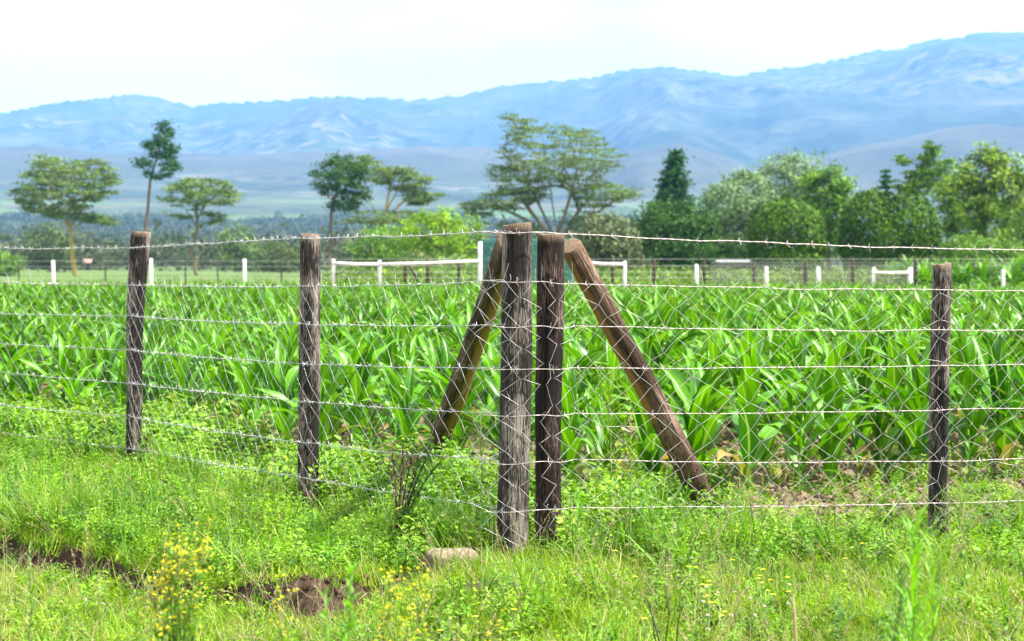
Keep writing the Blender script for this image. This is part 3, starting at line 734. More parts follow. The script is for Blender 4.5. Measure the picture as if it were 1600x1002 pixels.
# far woods on the plain: one mass
r = np.random.default_rng(99)
fw = MB()
for k in range(2600):
    d = 420 + 2300 * r.uniform() ** 1.25
    px = r.uniform(-150, 1000 if k % 3 else 1700)
    x, y = X(px, d), d
    if fbm(x / 120, y / 180, 3, 88) < 0.42: continue
    hgt = r.uniform(4.0, 10.0); wd = r.uniform(4, 10) * (1 + d / 2500)
    c = np.array([x, y, float(height(x, y)) + hgt * 0.5])
    for q in range(4):
        leaf_quads(fw, c + r.normal(0, 1, 3) * np.array([wd * .3, wd * .3, hgt * .2]), 20, (wd * 0.55, wd * 0.55, hgt * 0.42), 1.5 + d / 1100, r)
M['l_wood'] = leaf_mat('far_wood_leaf', (0.040, 0.060, 0.026), (0.105, 0.13, 0.055), None, 0.2, 0.7, 0.2, (1.2, 1.1, 0.7), world_scale=0.02)
far_woods = tag(fw.build('far_woods', M['l_wood'], smooth=False), 'bands of distant woods fading into haze on the plain', kind='stuff')

# ------------------------------------------------------------------ instancing for what nobody could count
def variant_collection(name): return bpy.data.collections.new(name)
def put(coll, mb, name, mat, smooth=True):
    o = bpy.data.objects.new(name, mb.mesh(name, mat, smooth) if isinstance(mb, MB) else mb); coll.objects.link(o); return o
def scatter(name, pts, rot, scl, nvar, coll, label):
    me = bpy.data.meshes.new(name); n_ = len(pts)
    me.vertices.add(n_); me.vertices.foreach_set('co', np.asarray(pts, np.float32).ravel())
    a = me.attributes.new('turn', 'FLOAT_VECTOR', 'POINT'); a.data.foreach_set('vector', np.asarray(rot, np.float32).ravel())
    a = me.attributes.new('size', 'FLOAT', 'POINT'); a.data.foreach_set('value', np.asarray(scl, np.float32))
    a = me.attributes.new('pick', 'INT', 'POINT'); a.data.foreach_set('value', rng.integers(0, nvar, n_).astype(np.int32))
    me.update()
    o = bpy.data.objects.new(name, me); C.objects.link(o)
    ng = bpy.data.node_groups.new(name + '_scatter', 'GeometryNodeTree')
    ng.interface.new_socket('Geometry', in_out='INPUT', socket_type='NodeSocketGeometry')
    ng.interface.new_socket('Geometry', in_out='OUTPUT', socket_type='NodeSocketGeometry')
    gi = ng.nodes.new('NodeGroupInput'); go = ng.nodes.new('NodeGroupOutput')
    ip = ng.nodes.new('GeometryNodeInstanceOnPoints'); ci = ng.nodes.new('GeometryNodeCollectionInfo')
    ci.inputs['Collection'].default_value = coll
    ci.inputs['Separate Children'].default_value = True; ci.inputs['Reset Children'].default_value = True
    ip.inputs['Pick Instance'].default_value = True
    def at(nm, ty):
        x = ng.nodes.new('GeometryNodeInputNamedAttribute'); x.data_type = ty; x.inputs['Name'].default_value = nm; return x.outputs['Attribute']
    er = ng.nodes.new('FunctionNodeEulerToRotation')
    L = ng.links.new
    L(gi.outputs[0], ip.inputs['Points']); L(ci.outputs[0], ip.inputs['Instance'])
    L(at('pick', 'INT'), ip.inputs['Instance Index']); L(at('turn', 'FLOAT_VECTOR'), er.inputs[0]); L(er.outputs[0], ip.inputs['Rotation'])
    L(at('size', 'FLOAT'), ip.inputs['Scale']); L(ip.outputs[0], go.inputs[0])
    md = o.modifiers.new('scatter', 'NODES'); md.node_group = ng
    return tag(o, label, kind='stuff')

# ------------------------------------------------------------------ maize
def strap(mb, base, az, L, wd, el0, droop, r, segs=9, fold=0.25, wave=0.01, twist=0.0, old=0.0):
    """one arching maize leaf, folded along its midrib"""
    t = np.linspace(0, 1, segs + 1)
    el = el0 - droop * t ** 1.5
    ds = L / segs
    dx = np.cumsum(np.concatenate([[0], np.cos(el[:-1]) * ds])); dz = np.cumsum(np.concatenate([[0], np.sin(el[:-1]) * ds]))
    side_bend = r.normal(0, 0.12) * L * t ** 2
    ca, sa = math.cos(az), math.sin(az)
    cl = np.stack([base[0] + dx * ca - side_bend * sa, base[1] + dx * sa + side_bend * ca, base[2] + dz], 1)
    prof = wd * np.minimum(1, (t / 0.22 + 0.35)) * (1 - t ** 2.0) ** 0.95 * 0.5 + 0.0008
    tw = twist * t ** 1.5
    side0 = np.array([-sa, ca, 0.0])
    up = np.stack([-np.sin(el) * ca, -np.sin(el) * sa, np.cos(el)], 1)
    side = side0[None] * np.cos(tw)[:, None] + up * np.sin(tw)[:, None]
    up2 = up * np.cos(tw)[:, None] - side0[None] * np.sin(tw)[:, None]
    ph = r.uniform(0, 6.28, 2)
    v = []; ac = []
    for k, s_ in enumerate((-1, -0.5, 0, 0.5, 1)):
        w = np.sin(t * 19 + ph[0 if s_ < 0 else 1]) * wave * abs(s_) * (t > 0.1)
        v.append(cl + side * (prof * s_)[:, None] + up2 * (prof * abs(s_) * fold * 1.6 * (1 - 0.5 * t) + w)[:, None])
        ac.append(np.full(len(t), abs(s_)))
    v = np.stack(v, 1); m_ = 5
    i = np.arange(segs)[:, None] * m_ + np.arange(m_ - 1)[None]
    mb.add(v, np.stack([i, i + 1, i + m_ + 1, i + m_], -1).reshape(-1, 4), across=np.stack(ac, 1).ravel(), old=np.clip(np.repeat(old * (0.25 + 1.1 * t) + (t > 0.93) * 0.35, 5), 0, 1))

def maize_parts(seed, segs=9):
    r = np.random.default_rng(seed)
    leaves = []
    nl = r.integers(10, 13); az0 = r.uniform(0, 6.28)
    H = r.uniform(0.36, 0.52)
    for k in range(nl):
        f = k / (nl - 1)
        mb = MB()
        z = 0.05 + H * f
        az = az0 + k * math.pi + r.normal(0, 0.35)
        L = (0.31 + 0.30 * math.sin(math.pi * min(1, 0.18 + 0.72 * f))) * r.uniform(0.88, 1.12)
        wd = 1.18 * (0.056 + 0.036 * math.sin(math.pi * min(1, 0.15 + 0.75 * f))) * r.uniform(0.88, 1.12)
        el0 = R(50 + 30 * f + r.normal(0, 8)); droop = R((120 - 55 * f) * r.uniform(0.45, 1.2))
        strap(mb, (0.008 * math.cos(az), 0.008 * math.sin(az), z), az, L, wd, el0, droop, r, segs, fold=0.42 - 0.2 * (1 - f), wave=0.009, twist=r.normal(0, 0.8), old=(0.9 if k == 0 and r.uniform() < 0.7 else 0.35 if k == 1 and r.uniform() < 0.4 else 0.0))
        leaves.append(mb)
    st = MB()
    st.tube(np.array([(0, 0, -0.06), (0, 0, 0.03), (0.003, 0, 0.2), (0.0, 0.004, H * 0.8), (0, 0, H + 0.1)]), [0.017, 0.017, 0.015, 0.012, 0.006], 7)
    return st, leaves
NV = 9
var_parts = []
crop_coll = variant_collection('maize_variants'); near_mesh = []
for k in range(NV):
    st, lv = maize_parts(100 + k)
    var_parts.append((st.mesh('stalk', M['maize_stalk']), [l.mesh('leaf', M['maize']) for l in lv]))
    allm = MB()
    for l in lv: allm.v += l.v; allm.q += [q + allm.n for q in l.q]; [allm.a.setdefault(nm, []).extend([(allm.n, a) for _, a in l.a[nm]]) for nm in ('across', 'old')]; allm.n += l.n
    near_mesh.append(allm.mesh('maize_plant', M['maize']))
    st, lv = maize_parts(100 + k, 6)
    cm = MB()
    for l in lv: cm.v += l.v; cm.q += [q + cm.n for q in l.q]; [cm.a.setdefault(nm, []).extend([(cm.n, a) for _, a in l.a[nm]]) for nm in ('across', 'old')]; cm.n += l.n
    put(crop_coll, cm, 'maize_variant', M['maize'])

r = np.random.default_rng(5)
rowdir = np.array([0.955, 0.296]); rown = np.array([-0.296, 0.955])
pl = []
for i in range(-12, 100):
    o = rown * (i * 0.72)
    for j in range(-150, 150):
        p = o + rowdir * (j * 0.29 + 0.145 * (i % 2)) + r.normal(0, 0.045, 2)
        x, y = p
        if y > 60.5 or abs(x) > 0.30 * y + 4.0: continue
        off = np.interp(x, [-5, -2.6, -1.2, -0.3, 0.6, 5], [0.95, 1.15, 1.6, 2.3, 1.6, 1.2])
        if y < fence_y(x) + off + r.normal(0, 0.12): continue
        if r.uniform() < 0.05: continue
        pl.append((x, y))
pl = np.array(pl); pl = pl[np.argsort(np.hypot(pl[:, 0], pl[:, 1]))]
infr = np.abs(pl[:, 0]) < 0.285 * pl[:, 1] + 0.1
plz = height(pl[:, 0], pl[:, 1])
rz = r.uniform(0, 6.28, len(pl)); sc = r.uniform(0.76, 1.16, len(pl)) * np.where(vnoise(pl[:, 0] * 0.5, pl[:, 1] * 0.5, 91) > 0.35, 1, 0.88) * (1 - 0.16 * sstep(pl[:, 1], 20, 60))
tilt = r.normal(0, 0.07, (len(pl), 2)); vi = r.integers(0, NV, len(pl))
ind = np.where(infr)[0][:300]
ppx = 800 + F_PX * pl[:, 0] / pl[:, 1]
edge = pl[:, 1] - np.array([fence_y(a) + np.interp(a, [-5, -2.6, -1.2, -0.3, 0.6, 5], [0.95, 1.15, 1.6, 2.3, 1.6, 1.2]) for a in pl[:, 0]])
front = [k for k in ind if edge[k] < 0.55 and 1120 < ppx[k] < 1600]; front.sort(key=lambda k: ppx[k])
ORD = ['first', 'second', 'third', 'fourth', 'fifth', 'sixth', 'seventh', 'eighth', 'ninth', 'tenth', 'eleventh', 'twelfth', 'thirteenth', 'fourteenth']
FRONT = {k: 'front edge maize plant, %s one right of the right brace' % ORD[i] for i, k in enumerate(front[:14])}
ML, MG = 'young maize plant with long arching leaves in the field behind the wire fence', 'maize plants in the field'
for c_, k in enumerate(ind):
    loc = (pl[k, 0], pl[k, 1], plz[k] - 0.01)
    if c_ < 110:
        t = thing('maize_plant', FRONT.get(k, ML), 'maize plant', loc, 0, MG)
        s_me, l_me = var_parts[vi[k]]
        o = bpy.data.objects.new('stalk', s_me); C.objects.link(o); o.parent = t
        for me in l_me:
            o = bpy.data.objects.new('leaf', me); C.objects.link(o); o.parent = t
    else:
        t = bpy.data.objects.new('maize_plant', near_mesh[vi[k]]); C.objects.link(t); t.location = loc
        tag(t, ML, 'maize plant', MG)
    t.rotation_euler = (tilt[k, 0], tilt[k, 1], rz[k]); t.scale = (sc[k],) * 3
rest = np.setdiff1d(np.arange(len(pl)), ind)
# a taller stand beyond the far fence on the right
ex = np.stack([r.uniform(14.5, 24, 260), r.uniform(63.5, 74, 260)], 1)
ep = np.concatenate([np.column_stack([pl[rest], plz[rest]]), np.column_stack([ex, height(ex[:, 0], ex[:, 1])])])
erot = np.concatenate([np.column_stack([tilt[rest], rz[rest]]), np.column_stack([r.normal(0, 0.07, (260, 2)), r.uniform(0, 6.28, 260)])])
scatter('maize_crop', ep, erot, np.concatenate([sc[rest], r.uniform(1.5, 2.0, 260)]), NV, crop_coll, 'rest of the maize crop running back to the far fence')

# ------------------------------------------------------------------ verge plants
def blade(mb, p, az, L, wd, lean, curl, segs=3):
    t = np.linspace(0, 1, segs + 1)
    el = math.pi / 2 - lean - curl * t
    ds = L / segs
    dx = np.concatenate([[0], np.cumsum(np.cos(el[:-1]) * ds)]); dz = np.concatenate([[0], np.cumsum(np.sin(el[:-1]) * ds)])
    ca, sa = math.cos(az), math.sin(az)
    cl = np.stack([p[0] + dx * ca, p[1] + dx * sa, p[2] + dz], 1)
    w = wd * 0.5 * (1 - t ** 1.6) + 0.0002
    sd = np.array([-sa, ca, 0])
    v = np.stack([cl - sd * w[:, None], cl + sd * w[:, None]], 1)
    i = np.arange(segs)[:, None] * 2
    mb.add(v, np.concatenate([i, i + 1, i + 3, i + 2], 1))
def grass_clump(r, n, rad, h0, h1, wd, curl=1.0):
    mb = MB()
    for _ in range(n):
        a, q = r.uniform(0, 6.28), rad * math.sqrt(r.uniform())
        blade(mb, (q * math.cos(a), q * math.sin(a), -0.015), r.uniform(0, 6.28), r.uniform(h0, h1), wd * r.uniform(0.6, 1.3), abs(r.normal(0.2, 0.25)), r.uniform(0.1, 1.1) * curl)
    return mb
def oval(mb, p, az, el, L, wd, roll=0.0, droop=0.3):
    """one small leaf: six-sided, slightly folded"""
    ca, sa, ce, se = math.cos(az), math.sin(az), math.cos(el), math.sin(el)
    d = np.array([ca * ce, sa * ce, se]); s_ = np.array([-sa, ca, 0]); u_ = np.cross(d, s_)
    s2 = s_ * math.cos(roll) + u_ * math.sin(roll)
    dn = np.array([0, 0, -droop * L])
    p = np.asarray(p, float)
    v = [p, p + d * L * .35 + s2 * wd * .5, p + d * L * .75 + s2 * wd * .34 + dn * .5, p + d * L + dn, p + d * L * .75 - s2 * wd * .34 + dn * .5, p + d * L * .35 - s2 * wd * .5, p + d * L * .5 - u_ * wd * 0.06 + dn * .2]
    mb.add(v, None, [(0, 6, 1), (1, 6, 2), (2, 6, 3), (3, 6, 4), (4, 6, 5), (5, 6, 0)])
def weed_plant(r, h, nst, nl, lf, lw):
    mb = MB()
    for _ in range(nst):
        az = r.uniform(0, 6.28); ln = r.uniform(0.05, 0.55)
        for k in range(nl):
            f = (k + 1) / nl
            q = np.array([math.cos(az) * math.sin(ln) * f * h, math.sin(az) * math.sin(ln) * f * h, math.cos(ln) * f * h])
            for _2 in range(2):
                oval(mb, q, r.uniform(0, 6.28), r.uniform(-0.2, 0.9), lf * r.uniform(0.6, 1.2) * (1.1 - 0.5 * f), lw * r.uniform(0.7, 1.2) * (1.1 - 0.5 * f), r.normal(0, 0.4))
    return mb
r = np.random.default_rng(17)
short_c = variant_collection('short_grass_variants')
for k in range(14): put(short_c, grass_clump(r, 26, 0.045, 0.035, 0.115, 0.0050, 2.0), 'clump', M['grass'])
tall_c = variant_collection('tall_grass_variants')
for k in range(10): put(tall_c, grass_clump(r, 26, 0.07, 0.12, 0.34, 0.0075, 1.5), 'clump', M['tall_grass'])
dry_c = variant_collection('dry_grass_variants')
for k in range(5): put(dry_c, grass_clump(r, 6, 0.07, 0.08, 0.24, 0.0028, 1.3), 'clump', M['dry'])
weed_c = variant_collection('weed_variants')
for k in range(12): put(weed_c, weed_plant(r, r.uniform(0.08, 0.17), r.integers(4, 8), 6, r.uniform(0.022, 0.042), r.uniform(0.009, 0.02)), 'clump', M['weed'])
blue_c = variant_collection('bluish_weed_variants')
for k in range(6): put(blue_c, weed_plant(r, r.uniform(0.10, 0.2), r.integers(4, 7), 7, r.uniform(0.03, 0.05), r.uniform(0.006, 0.012)), 'clump', M['weed_blue'])

def field_pts(n, ymin=3.9, ymax=19):
    n = int(n * 1.62)
    y = ymin + (ymax - ymin) * r.uniform(size=n) ** 1.25
    x = r.uniform(-1, 1, n) * (0.30 * y + 1.9)
    return x, y
BARE = [(-0.16, 7.72, 0.10), (0.05, 7.35, 0.06), (0.55, 7.05, 0.05)]
def bare(x, y):
    s, tall = scarp(x, y)
    b = tall * (np.abs(s + 0.04) < 0.018 + 0.05 * vnoise(x * 3, y * 3, 8)) * (vnoise(x * 2.3, y * 2.3, 19) > 0.20) * (np.asarray(x) < -0.7)
    for bx, by, br in BARE: b = np.maximum(b, (np.hypot((x - bx), (y - by) * 0.6) < br * (0.7 + 0.6 * vnoise(x * 9, y * 9, 4))) * 1.0)
    return b
def zone(x, y):
    """how far beyond the fence line"""
    return (y - fence_y(x)) * np.where(x < 0.1, 0.54, 0.95)
POST_FEET = [(0.02, 8.64), (0.21, 8.75), (-1.17, 10.5), (-2.68, 13.1), (2.19, 9.38), (-0.40, 8.5)]
def clear(x, y):
    """1 just in front of a post or the stone, where the growth is kept low by feet and shade"""
    c = 0
    for a, b in POST_FEET:
        k = (b - 0.45) / b
        c = c + np.exp(-((x - a * k) / 0.17) ** 2 - ((y - b + 0.38) / 0.45) ** 2)
    return np.clip(c, 0, 1)
def lay(name, n, coll, nv, keep, s0, s1, label, lean=0.30, ymax=19):
    x, y = field_pts(n, ymax=ymax)
    k = r.uniform(size=len(x)) < keep(x, y)
    x, y = x[k], y[k]
    z = height(x, y)
    rot = np.column_stack([r.normal(0, lean, len(x)), r.normal(0, lean, len(x)), r.uniform(0, 6.28, len(x))])
    s = r.uniform(s0, s1, len(x)) * (0.75 + 0.5 * vnoise(x * 1.7, y * 1.7, 12))
    return scatter(name, np.column_stack([x, y, z]), rot, s, nv, coll, label)
def k_short(x, y):
    zn = zone(x, y); s, tall = scarp(x, y)
    d = np.where(zn < 0.05, 0.30 + 0.9 * vnoise(x * 2.6, y * 2.6, 33), 0.05) * np.where((tall > 0.4) & (s > 0.1), 0.6, 1.0)
    return d * (1 - bare(x, y) * 0.97)
def k_tall(x, y):
    zn = zone(x, y); s, tall = scarp(x, y)
    nearf = np.exp(-((zn + 0.12) / 0.28) ** 2)
    bank = tall * sstep(s, 0.0, 0.12) * (zn < 0.1)
    d = np.maximum(np.where(x < -0.7, 0.4, 0.8) * nearf * (0.35 + vnoise(x * 2, y * 2, 14)), 0.20 * bank * (0.3 + vnoise(x * 1.8, y * 1.8, 15)))
    d = np.maximum(d, 0.012 * (zn < 0))
    d = np.where((x > 0.9) & (zn > -0.25), d * 0.25, d)
    tuft = np.exp(-((x - 0.52) / 0.30) ** 2) + np.exp(-((x + 0.42) / 0.30) ** 2) * 0.8
    d = np.maximum(d, np.clip(tuft, 0, 1) * 0.95 * (zn > -0.36) * (zn < 0.45))
    return d * (1 - bare(x, y) * 0.95) * (1 - 0.93 * clear(x, y))
def k_weed(x, y):
    zn = zone(x, y); s, tall = scarp(x, y)
    bank = tall * sstep(s, 0.02, 0.15) * (zn < 0.3)
    left_in = (x < 0.9) * (zn > -0.05) * (zn < 1.2)
    right_front = (x > 0.6) * sstep(zn, -1.2, -0.5) * (zn < 0.0)
    right_in = (x > 0.6) * (zn > 0.1) * (zn < 3)
    return np.clip(0.95 * bank + 0.85 * left_in + 0.60 * right_front + 0.16 * right_in + 0.08 * (zn < 0), 0, 1) * np.clip(2.6 * vnoise(x * 1.9, y * 1.9, 24) - 0.35, 0.12, 1.2) * (1 - bare(x, y) * 0.92) * (1 - 0.85 * clear(x, y))
lay('grass', 52000, short_c, 14, k_short, 0.7, 1.25, 'short bright green grass of the verge in front of the fence')
lay('tall_grass', 17000, tall_c, 10, k_tall, 0.5, 1.3, 'taller grass tufts along the foot of the fence and the bank')
lay('dry_grass', 11000, dry_c, 5, lambda x, y: 0.45 * vnoise(x * 1.3, y * 1.3, 37) * (zone(x, y) < 0.2) * (1 - 0.5 * bare(x, y)), 0.7, 1.2, 'thin straw coloured dry grass stems among the green')
lay('weeds', 42000, weed_c, 12, k_weed, 0.5, 1.25, 'low leafy green weeds on the bank and under the fence')
lay('tall_weeds', 22000, weed_c, 12, lambda x, y: np.where(x < -0.75, 1.0, np.where(x < 0.7, 0.7 * (zone(x, y) > 0.12), 0.025)) * (zone(x, y) > 0.0) * (zone(x, y) < 1.0) * (0.15 + vnoise(x * 1.6, y * 1.6, 61)) * (1 - bare(x, y)) * (1 - clear(x, y)), 1.3, 2.4, 'taller leafy weeds crowding the foot of the left fence run')
seed_c = variant_collection('seed_grass_variants')
for k in range(8):
    mb = MB()
    for q in range(r.integers(2, 5)):
        az, ln, h = r.uniform(0, 6.28), r.uniform(0.1, 0.5), r.uniform(0.2, 0.4)
        f = np.linspace(0, 1, 6)[:, None]
        path = f * np.array([math.cos(az) * math.sin(ln), math.sin(az) * math.sin(ln), math.cos(ln)]) * h + f ** 3 * np.array([math.cos(az), math.sin(az), -0.35]) * 0.06
        mb.tube(path, np.linspace(0.0011, 0.0007, 6), 3, cap=False)
        for z in range(16):
            g_ = 0.74 + 0.26 * z / 15; p = np.array([np.interp(g_, f[:, 0], path[:, c]) for c in range(3)])
            oval(mb, p, r.uniform(0, 6.28), r.uniform(0.3, 1.3), 0.011, 0.0035)
    put(seed_c, mb, 'clump', M['dry'])
lay('seed_grass', 1900, seed_c, 8, lambda x, y: 0.55 * (zone(x, y) < 0.3) * (0.2 + vnoise(x * 1.1, y * 1.1, 71)) * (1 - bare(x, y)), 0.7, 1.15, 'thin grass stalks with drooping pale seed heads')
lay('corner_weeds', 9000, weed_c, 12, lambda x, y: np.clip(np.exp(-((x - 0.55) / 0.28) ** 2) * (zone(x, y) > -0.38) * (zone(x, y) < 0.5) + 0.7 * np.exp(-((x + 0.55) / 0.30) ** 2) * (zone(x, y) > -0.42) * (zone(x, y) < 0.3), 0, 0.8) * (1 - bare(x, y)) * (1 - clear(x, y)), 1.1, 2.0, 'taller tangled weeds on either side of the corner posts')
lay('bluish_weeds', 7000, blue_c, 6, lambda x, y: k_weed(x, y) * 0.42, 0.7, 1.4, 'narrow leaved bluish green weeds among the grass')

# soil clods in the field
clod_c = variant_collection('clod_variants')
def lump(r, sides=8, rings=5, rough=0.25):
    mb = MB(); v = [(0, 0, -0.8)]
    for a in range(1, rings):
        ph = -math.pi / 2 + math.pi * a / rings
        for b in range(sides):
            t = 2 * math.pi * b / sides; q = 1 + r.normal(0, rough)
            v.append((math.cos(ph) * math.cos(t) * q, math.cos(ph) * math.sin(t) * q, 0.8 * math.sin(ph) * q))
    v.append((0, 0, 0.8)); tr = []; qd = []
    for b in range(sides):
        tr.append((0, 1 + (b + 1) % sides, 1 + b)); tr.append((len(v) - 1, 1 + (rings - 2) * sides + b, 1 + (rings - 2) * sides + (b + 1) % sides))
        for a in range(rings - 2):
            i = 1 + a * sides; qd.append((i + b, i + (b + 1) % sides, i + sides + (b + 1) % sides, i + sides + b))
    mb.add(v, qd, tr); return mb
for k in range(7): put(clod_c, lump(r), 'clod', M['clod'], False)
x, y = field_pts(30000, 8.8, 24)
zn = zone(x, y)
k = (zn > 0.12) & (r.uniform(size=len(x)) < np.where(x > 0.3, 0.8, 0.25))
bx, by = x[k], y[k]
s = 0.006 + 0.036 * r.uniform(size=k.sum()) ** 2.4
scatter('soil_clods', np.column_stack([bx, by, height(bx, by) + s * 0.25]), r.uniform(0, 6.28, (len(bx), 3)), s, 7, clod_c, 'loose clods of pale brown soil between fence and maize')
damp_c = variant_collection('damp_clod_variants')
for k in range(5): put(damp_c, lump(r), 'clod', M['damp_clod'], False)
bx = r.uniform(-5.5, 0.2, 1600); by = np.interp(bx, SC_X, SC_Y) + r.normal(-0.05, 0.09, 1600)
s = 0.004 + 0.016 * r.uniform(size=1600) ** 2
scatter('bank_crumbs', np.column_stack([bx, by, height(bx, by) + s * 0.25]), r.uniform(0, 6.28, (1600, 3)), s, 5, damp_c, 'dark crumbs of earth along the little bank')

# rough weeds between the far fence and the trees
thick_c = variant_collection('thicket_variants')
for k in range(8):
    mb = MB()
    for q in range(5): leaf_quads(mb, np.array([r.normal(0, .22), r.normal(0, .22), r.uniform(0.1, 0.8)]), 26, (0.3, 0.3, 0.3), 0.13, r)
    put(thick_c, mb, 'clump', M['l_acacia' if k % 3 else 'l_flush'], False)
n_ = 5200
y = 67 + 50 * r.uniform(size=n_) ** 1.5; x = r.uniform(-0.31, 0.31, n_) * y
k = r.uniform(size=n_) < np.where(x / y > -0.10, 0.95, 0.18) * (0.4 + vnoise(x * 0.2, y * 0.2, 44))
x, y = x[k], y[k]
scatter('thicket', np.column_stack([x, y, height(x, y)]), np.column_stack([np.zeros((len(x), 2)), r.uniform(0, 6.28, len(x))]), r.uniform(0.5, 1.25, len(x)) * np.where(x / y > -0.10, 1, 0.6), 8, thick_c,
        'yellowish green rough weeds between the far fence and the trees')

# ------------------------------------------------------------------ the corner fence
def post(mb, a, b, ra, rb, seed, sides=40, rings=46, bend=(0, 0), peel=None, groove=0.045, slant=(0, 0)):
    a, b = np.asarray(a, float), np.asarray(b, float)
    ax = b - a; L = np.linalg.norm(ax); ax /= L
    ref = np.array([0, 1.0, 0]) if abs(ax[1]) < 0.8 else np.array([1.0, 0, 0])
    e1 = np.cross(ref, ax); e1 /= np.linalg.norm(e1); e2 = np.cross(ax, e1)
    t = np.linspace(0, 1, rings)[:, None]; th = (np.arange(sides) * 2 * math.pi / sides)[None, :]
    c, s_ = np.cos(th), np.sin(th)
    rad = ra + (rb - ra) * t
    zz = t * L
    g1 = fbm(c * 3.2 + 10 + zz * 0.25, s_ * 3.2 + 10 + zz * 0.9, 3, seed) - 0.5
    g2 = vnoise(c * 1.1 + 3, s_ * 1.1 + zz * 1.6, seed + 9) - 0.5
    g3 = vnoise(c * 9 + 30, s_ * 9 + zz * 3, seed + 4) - 0.5
    rr = rad * (1 + groove * 2 * g1 + 0.16 * g2 + groove * g3)
    bow = np.sin(np.pi * t)
    kr = np.random.default_rng(seed + 500); kn = 0 * th * t
    for _ in range(6):
        t0_, q0 = kr.uniform(0, 6.283), kr.uniform(0.08, 0.95) * L
        dth = (th - t0_ + np.pi) % (2 * np.pi) - np.pi
        kn = kn + np.exp(-((dth * ra) / 0.013) ** 2 - ((zz - q0) / 0.022) ** 2)
    rr = rr + 0.006 * kn - 0.010 * np.clip(kn - 0.6, 0, 1)
    wob = (fbm(t * 2.6 + seed, t * 0 + 2, 3, seed + 2) - 0.5) * 0.020 * bow
    zoff = zz + slant[0] * c * rad * (t > 0.999) + slant[1] * s_ * rad * (t > 0.999) + (t > 0.999) * (vnoise(c * 4 + 5, s_ * 4 + 5, seed) - 0.5) * 0.012
    ctr = a[None, None] + ax[None, None] * zoff[..., None] + bow[..., None] * (e1 * bend[0] + e2 * bend[1])[None, None] + wob[..., None] * e1[None, None]
    v = ctr + (e1[None, None] * c[..., None] + e2[None, None] * s_[..., None]) * rr[..., None]
    grain = np.stack([c * rad, s_ * rad, zz + 0 * c], -1).reshape(-1, 3) + seed * 0.37
    i = np.arange(rings - 1)[:, None] * sides; j = np.arange(sides)[None]; j2 = (j + 1) % sides
    q = np.stack([i + j, i + j2, i + sides + j2, i + sides + j], -1).reshape(-1, 4)
    top = v[-1]; inner = top.mean(0) + (top - top.mean(0)) * 0.86 + ax * 0.002
    V = np.vstack([v.reshape(-1, 3), inner, top.mean(0)[None] + ax * 0.003])
    nb = rings * sides; jj = np.arange(sides); jn = (jj + 1) % sides
    q2 = np.stack([(rings - 1) * sides + jj, (rings - 1) * sides + jn, nb + jn, nb + jj], -1)
    tr = np.stack([nb + jj, nb + jn, np.full(sides, nb + sides)], -1)
    eg = np.zeros(len(V)); eg[nb:] = 1; eg[nb - sides:nb] = 0.6
    pe = np.zeros(len(V))
    kv = np.zeros(len(V)); kv[:nb] = np.clip(kn * 1.2 - 0.2, 0, 0.9).ravel()
    if peel is not None: pe[:nb] = peel(th + 0 * t, t + 0 * th, e1, e2).ravel()
    gr = np.vstack([grain, grain[-sides:], grain[-1:]])
    mb.add(V, np.vstack([q, q2]), tr, grain=gr, endgrain=eg, peel=pe, knot=kv)

LFENCE = [np.array([0.02, 8.64]), np.array([-1.17, 10.5]), np.array([-2.68, 13.1]), np.array([-4.45, 14.8])]
RFENCE = [np.array([0.21, 8.75]), np.array([2.19, 9.38]), np.array([4.40, 10.08])]
def line_at(pts, s):
    for a, b in zip(pts[:-1], pts[1:]):
        L = np.linalg.norm(b - a)
        if s <= L or b is pts[-1]: return a + (b - a) * (s / L)
        s -= L
def cum(pts): return np.concatenate([[0], np.cumsum([np.linalg.norm(b - a) for a, b in zip(pts[:-1], pts[1:])])])
LZ = [[1.515, 1.286, 1.078, 0.873, 0.66, 0.44, 0.21], [1.509, 1.238, 1.025, 0.795, 0.586, 0.348, 0.146], [1.483, 1.218, 1.0, 0.752, 0.52, 0.282, 0.054], [1.495, 1.235, 0.99, 0.755, 0.54, 0.28, 0.06]]
RWIRE = [np.array([-0.12, 8.63]), np.array([0.10, 8.645]), np.array([0.25, 8.765])] + RFENCE[1:]
RZ = [[1.513, 1.284, 1.076, 0.872, 0.658, 0.44, 0.21], [1.51, 1.28, 1.074, 0.872, 0.658, 0.438, 0.21], [1.505, 1.272, 1.07, 0.87, 0.655, 0.435, 0.205], [1.437, 1.234, 1.03, 0.848, 0.626, 0.365, 0.146], [1.42, 1.21, 1.03, 0.85, 0.63, 0.37, 0.15]]

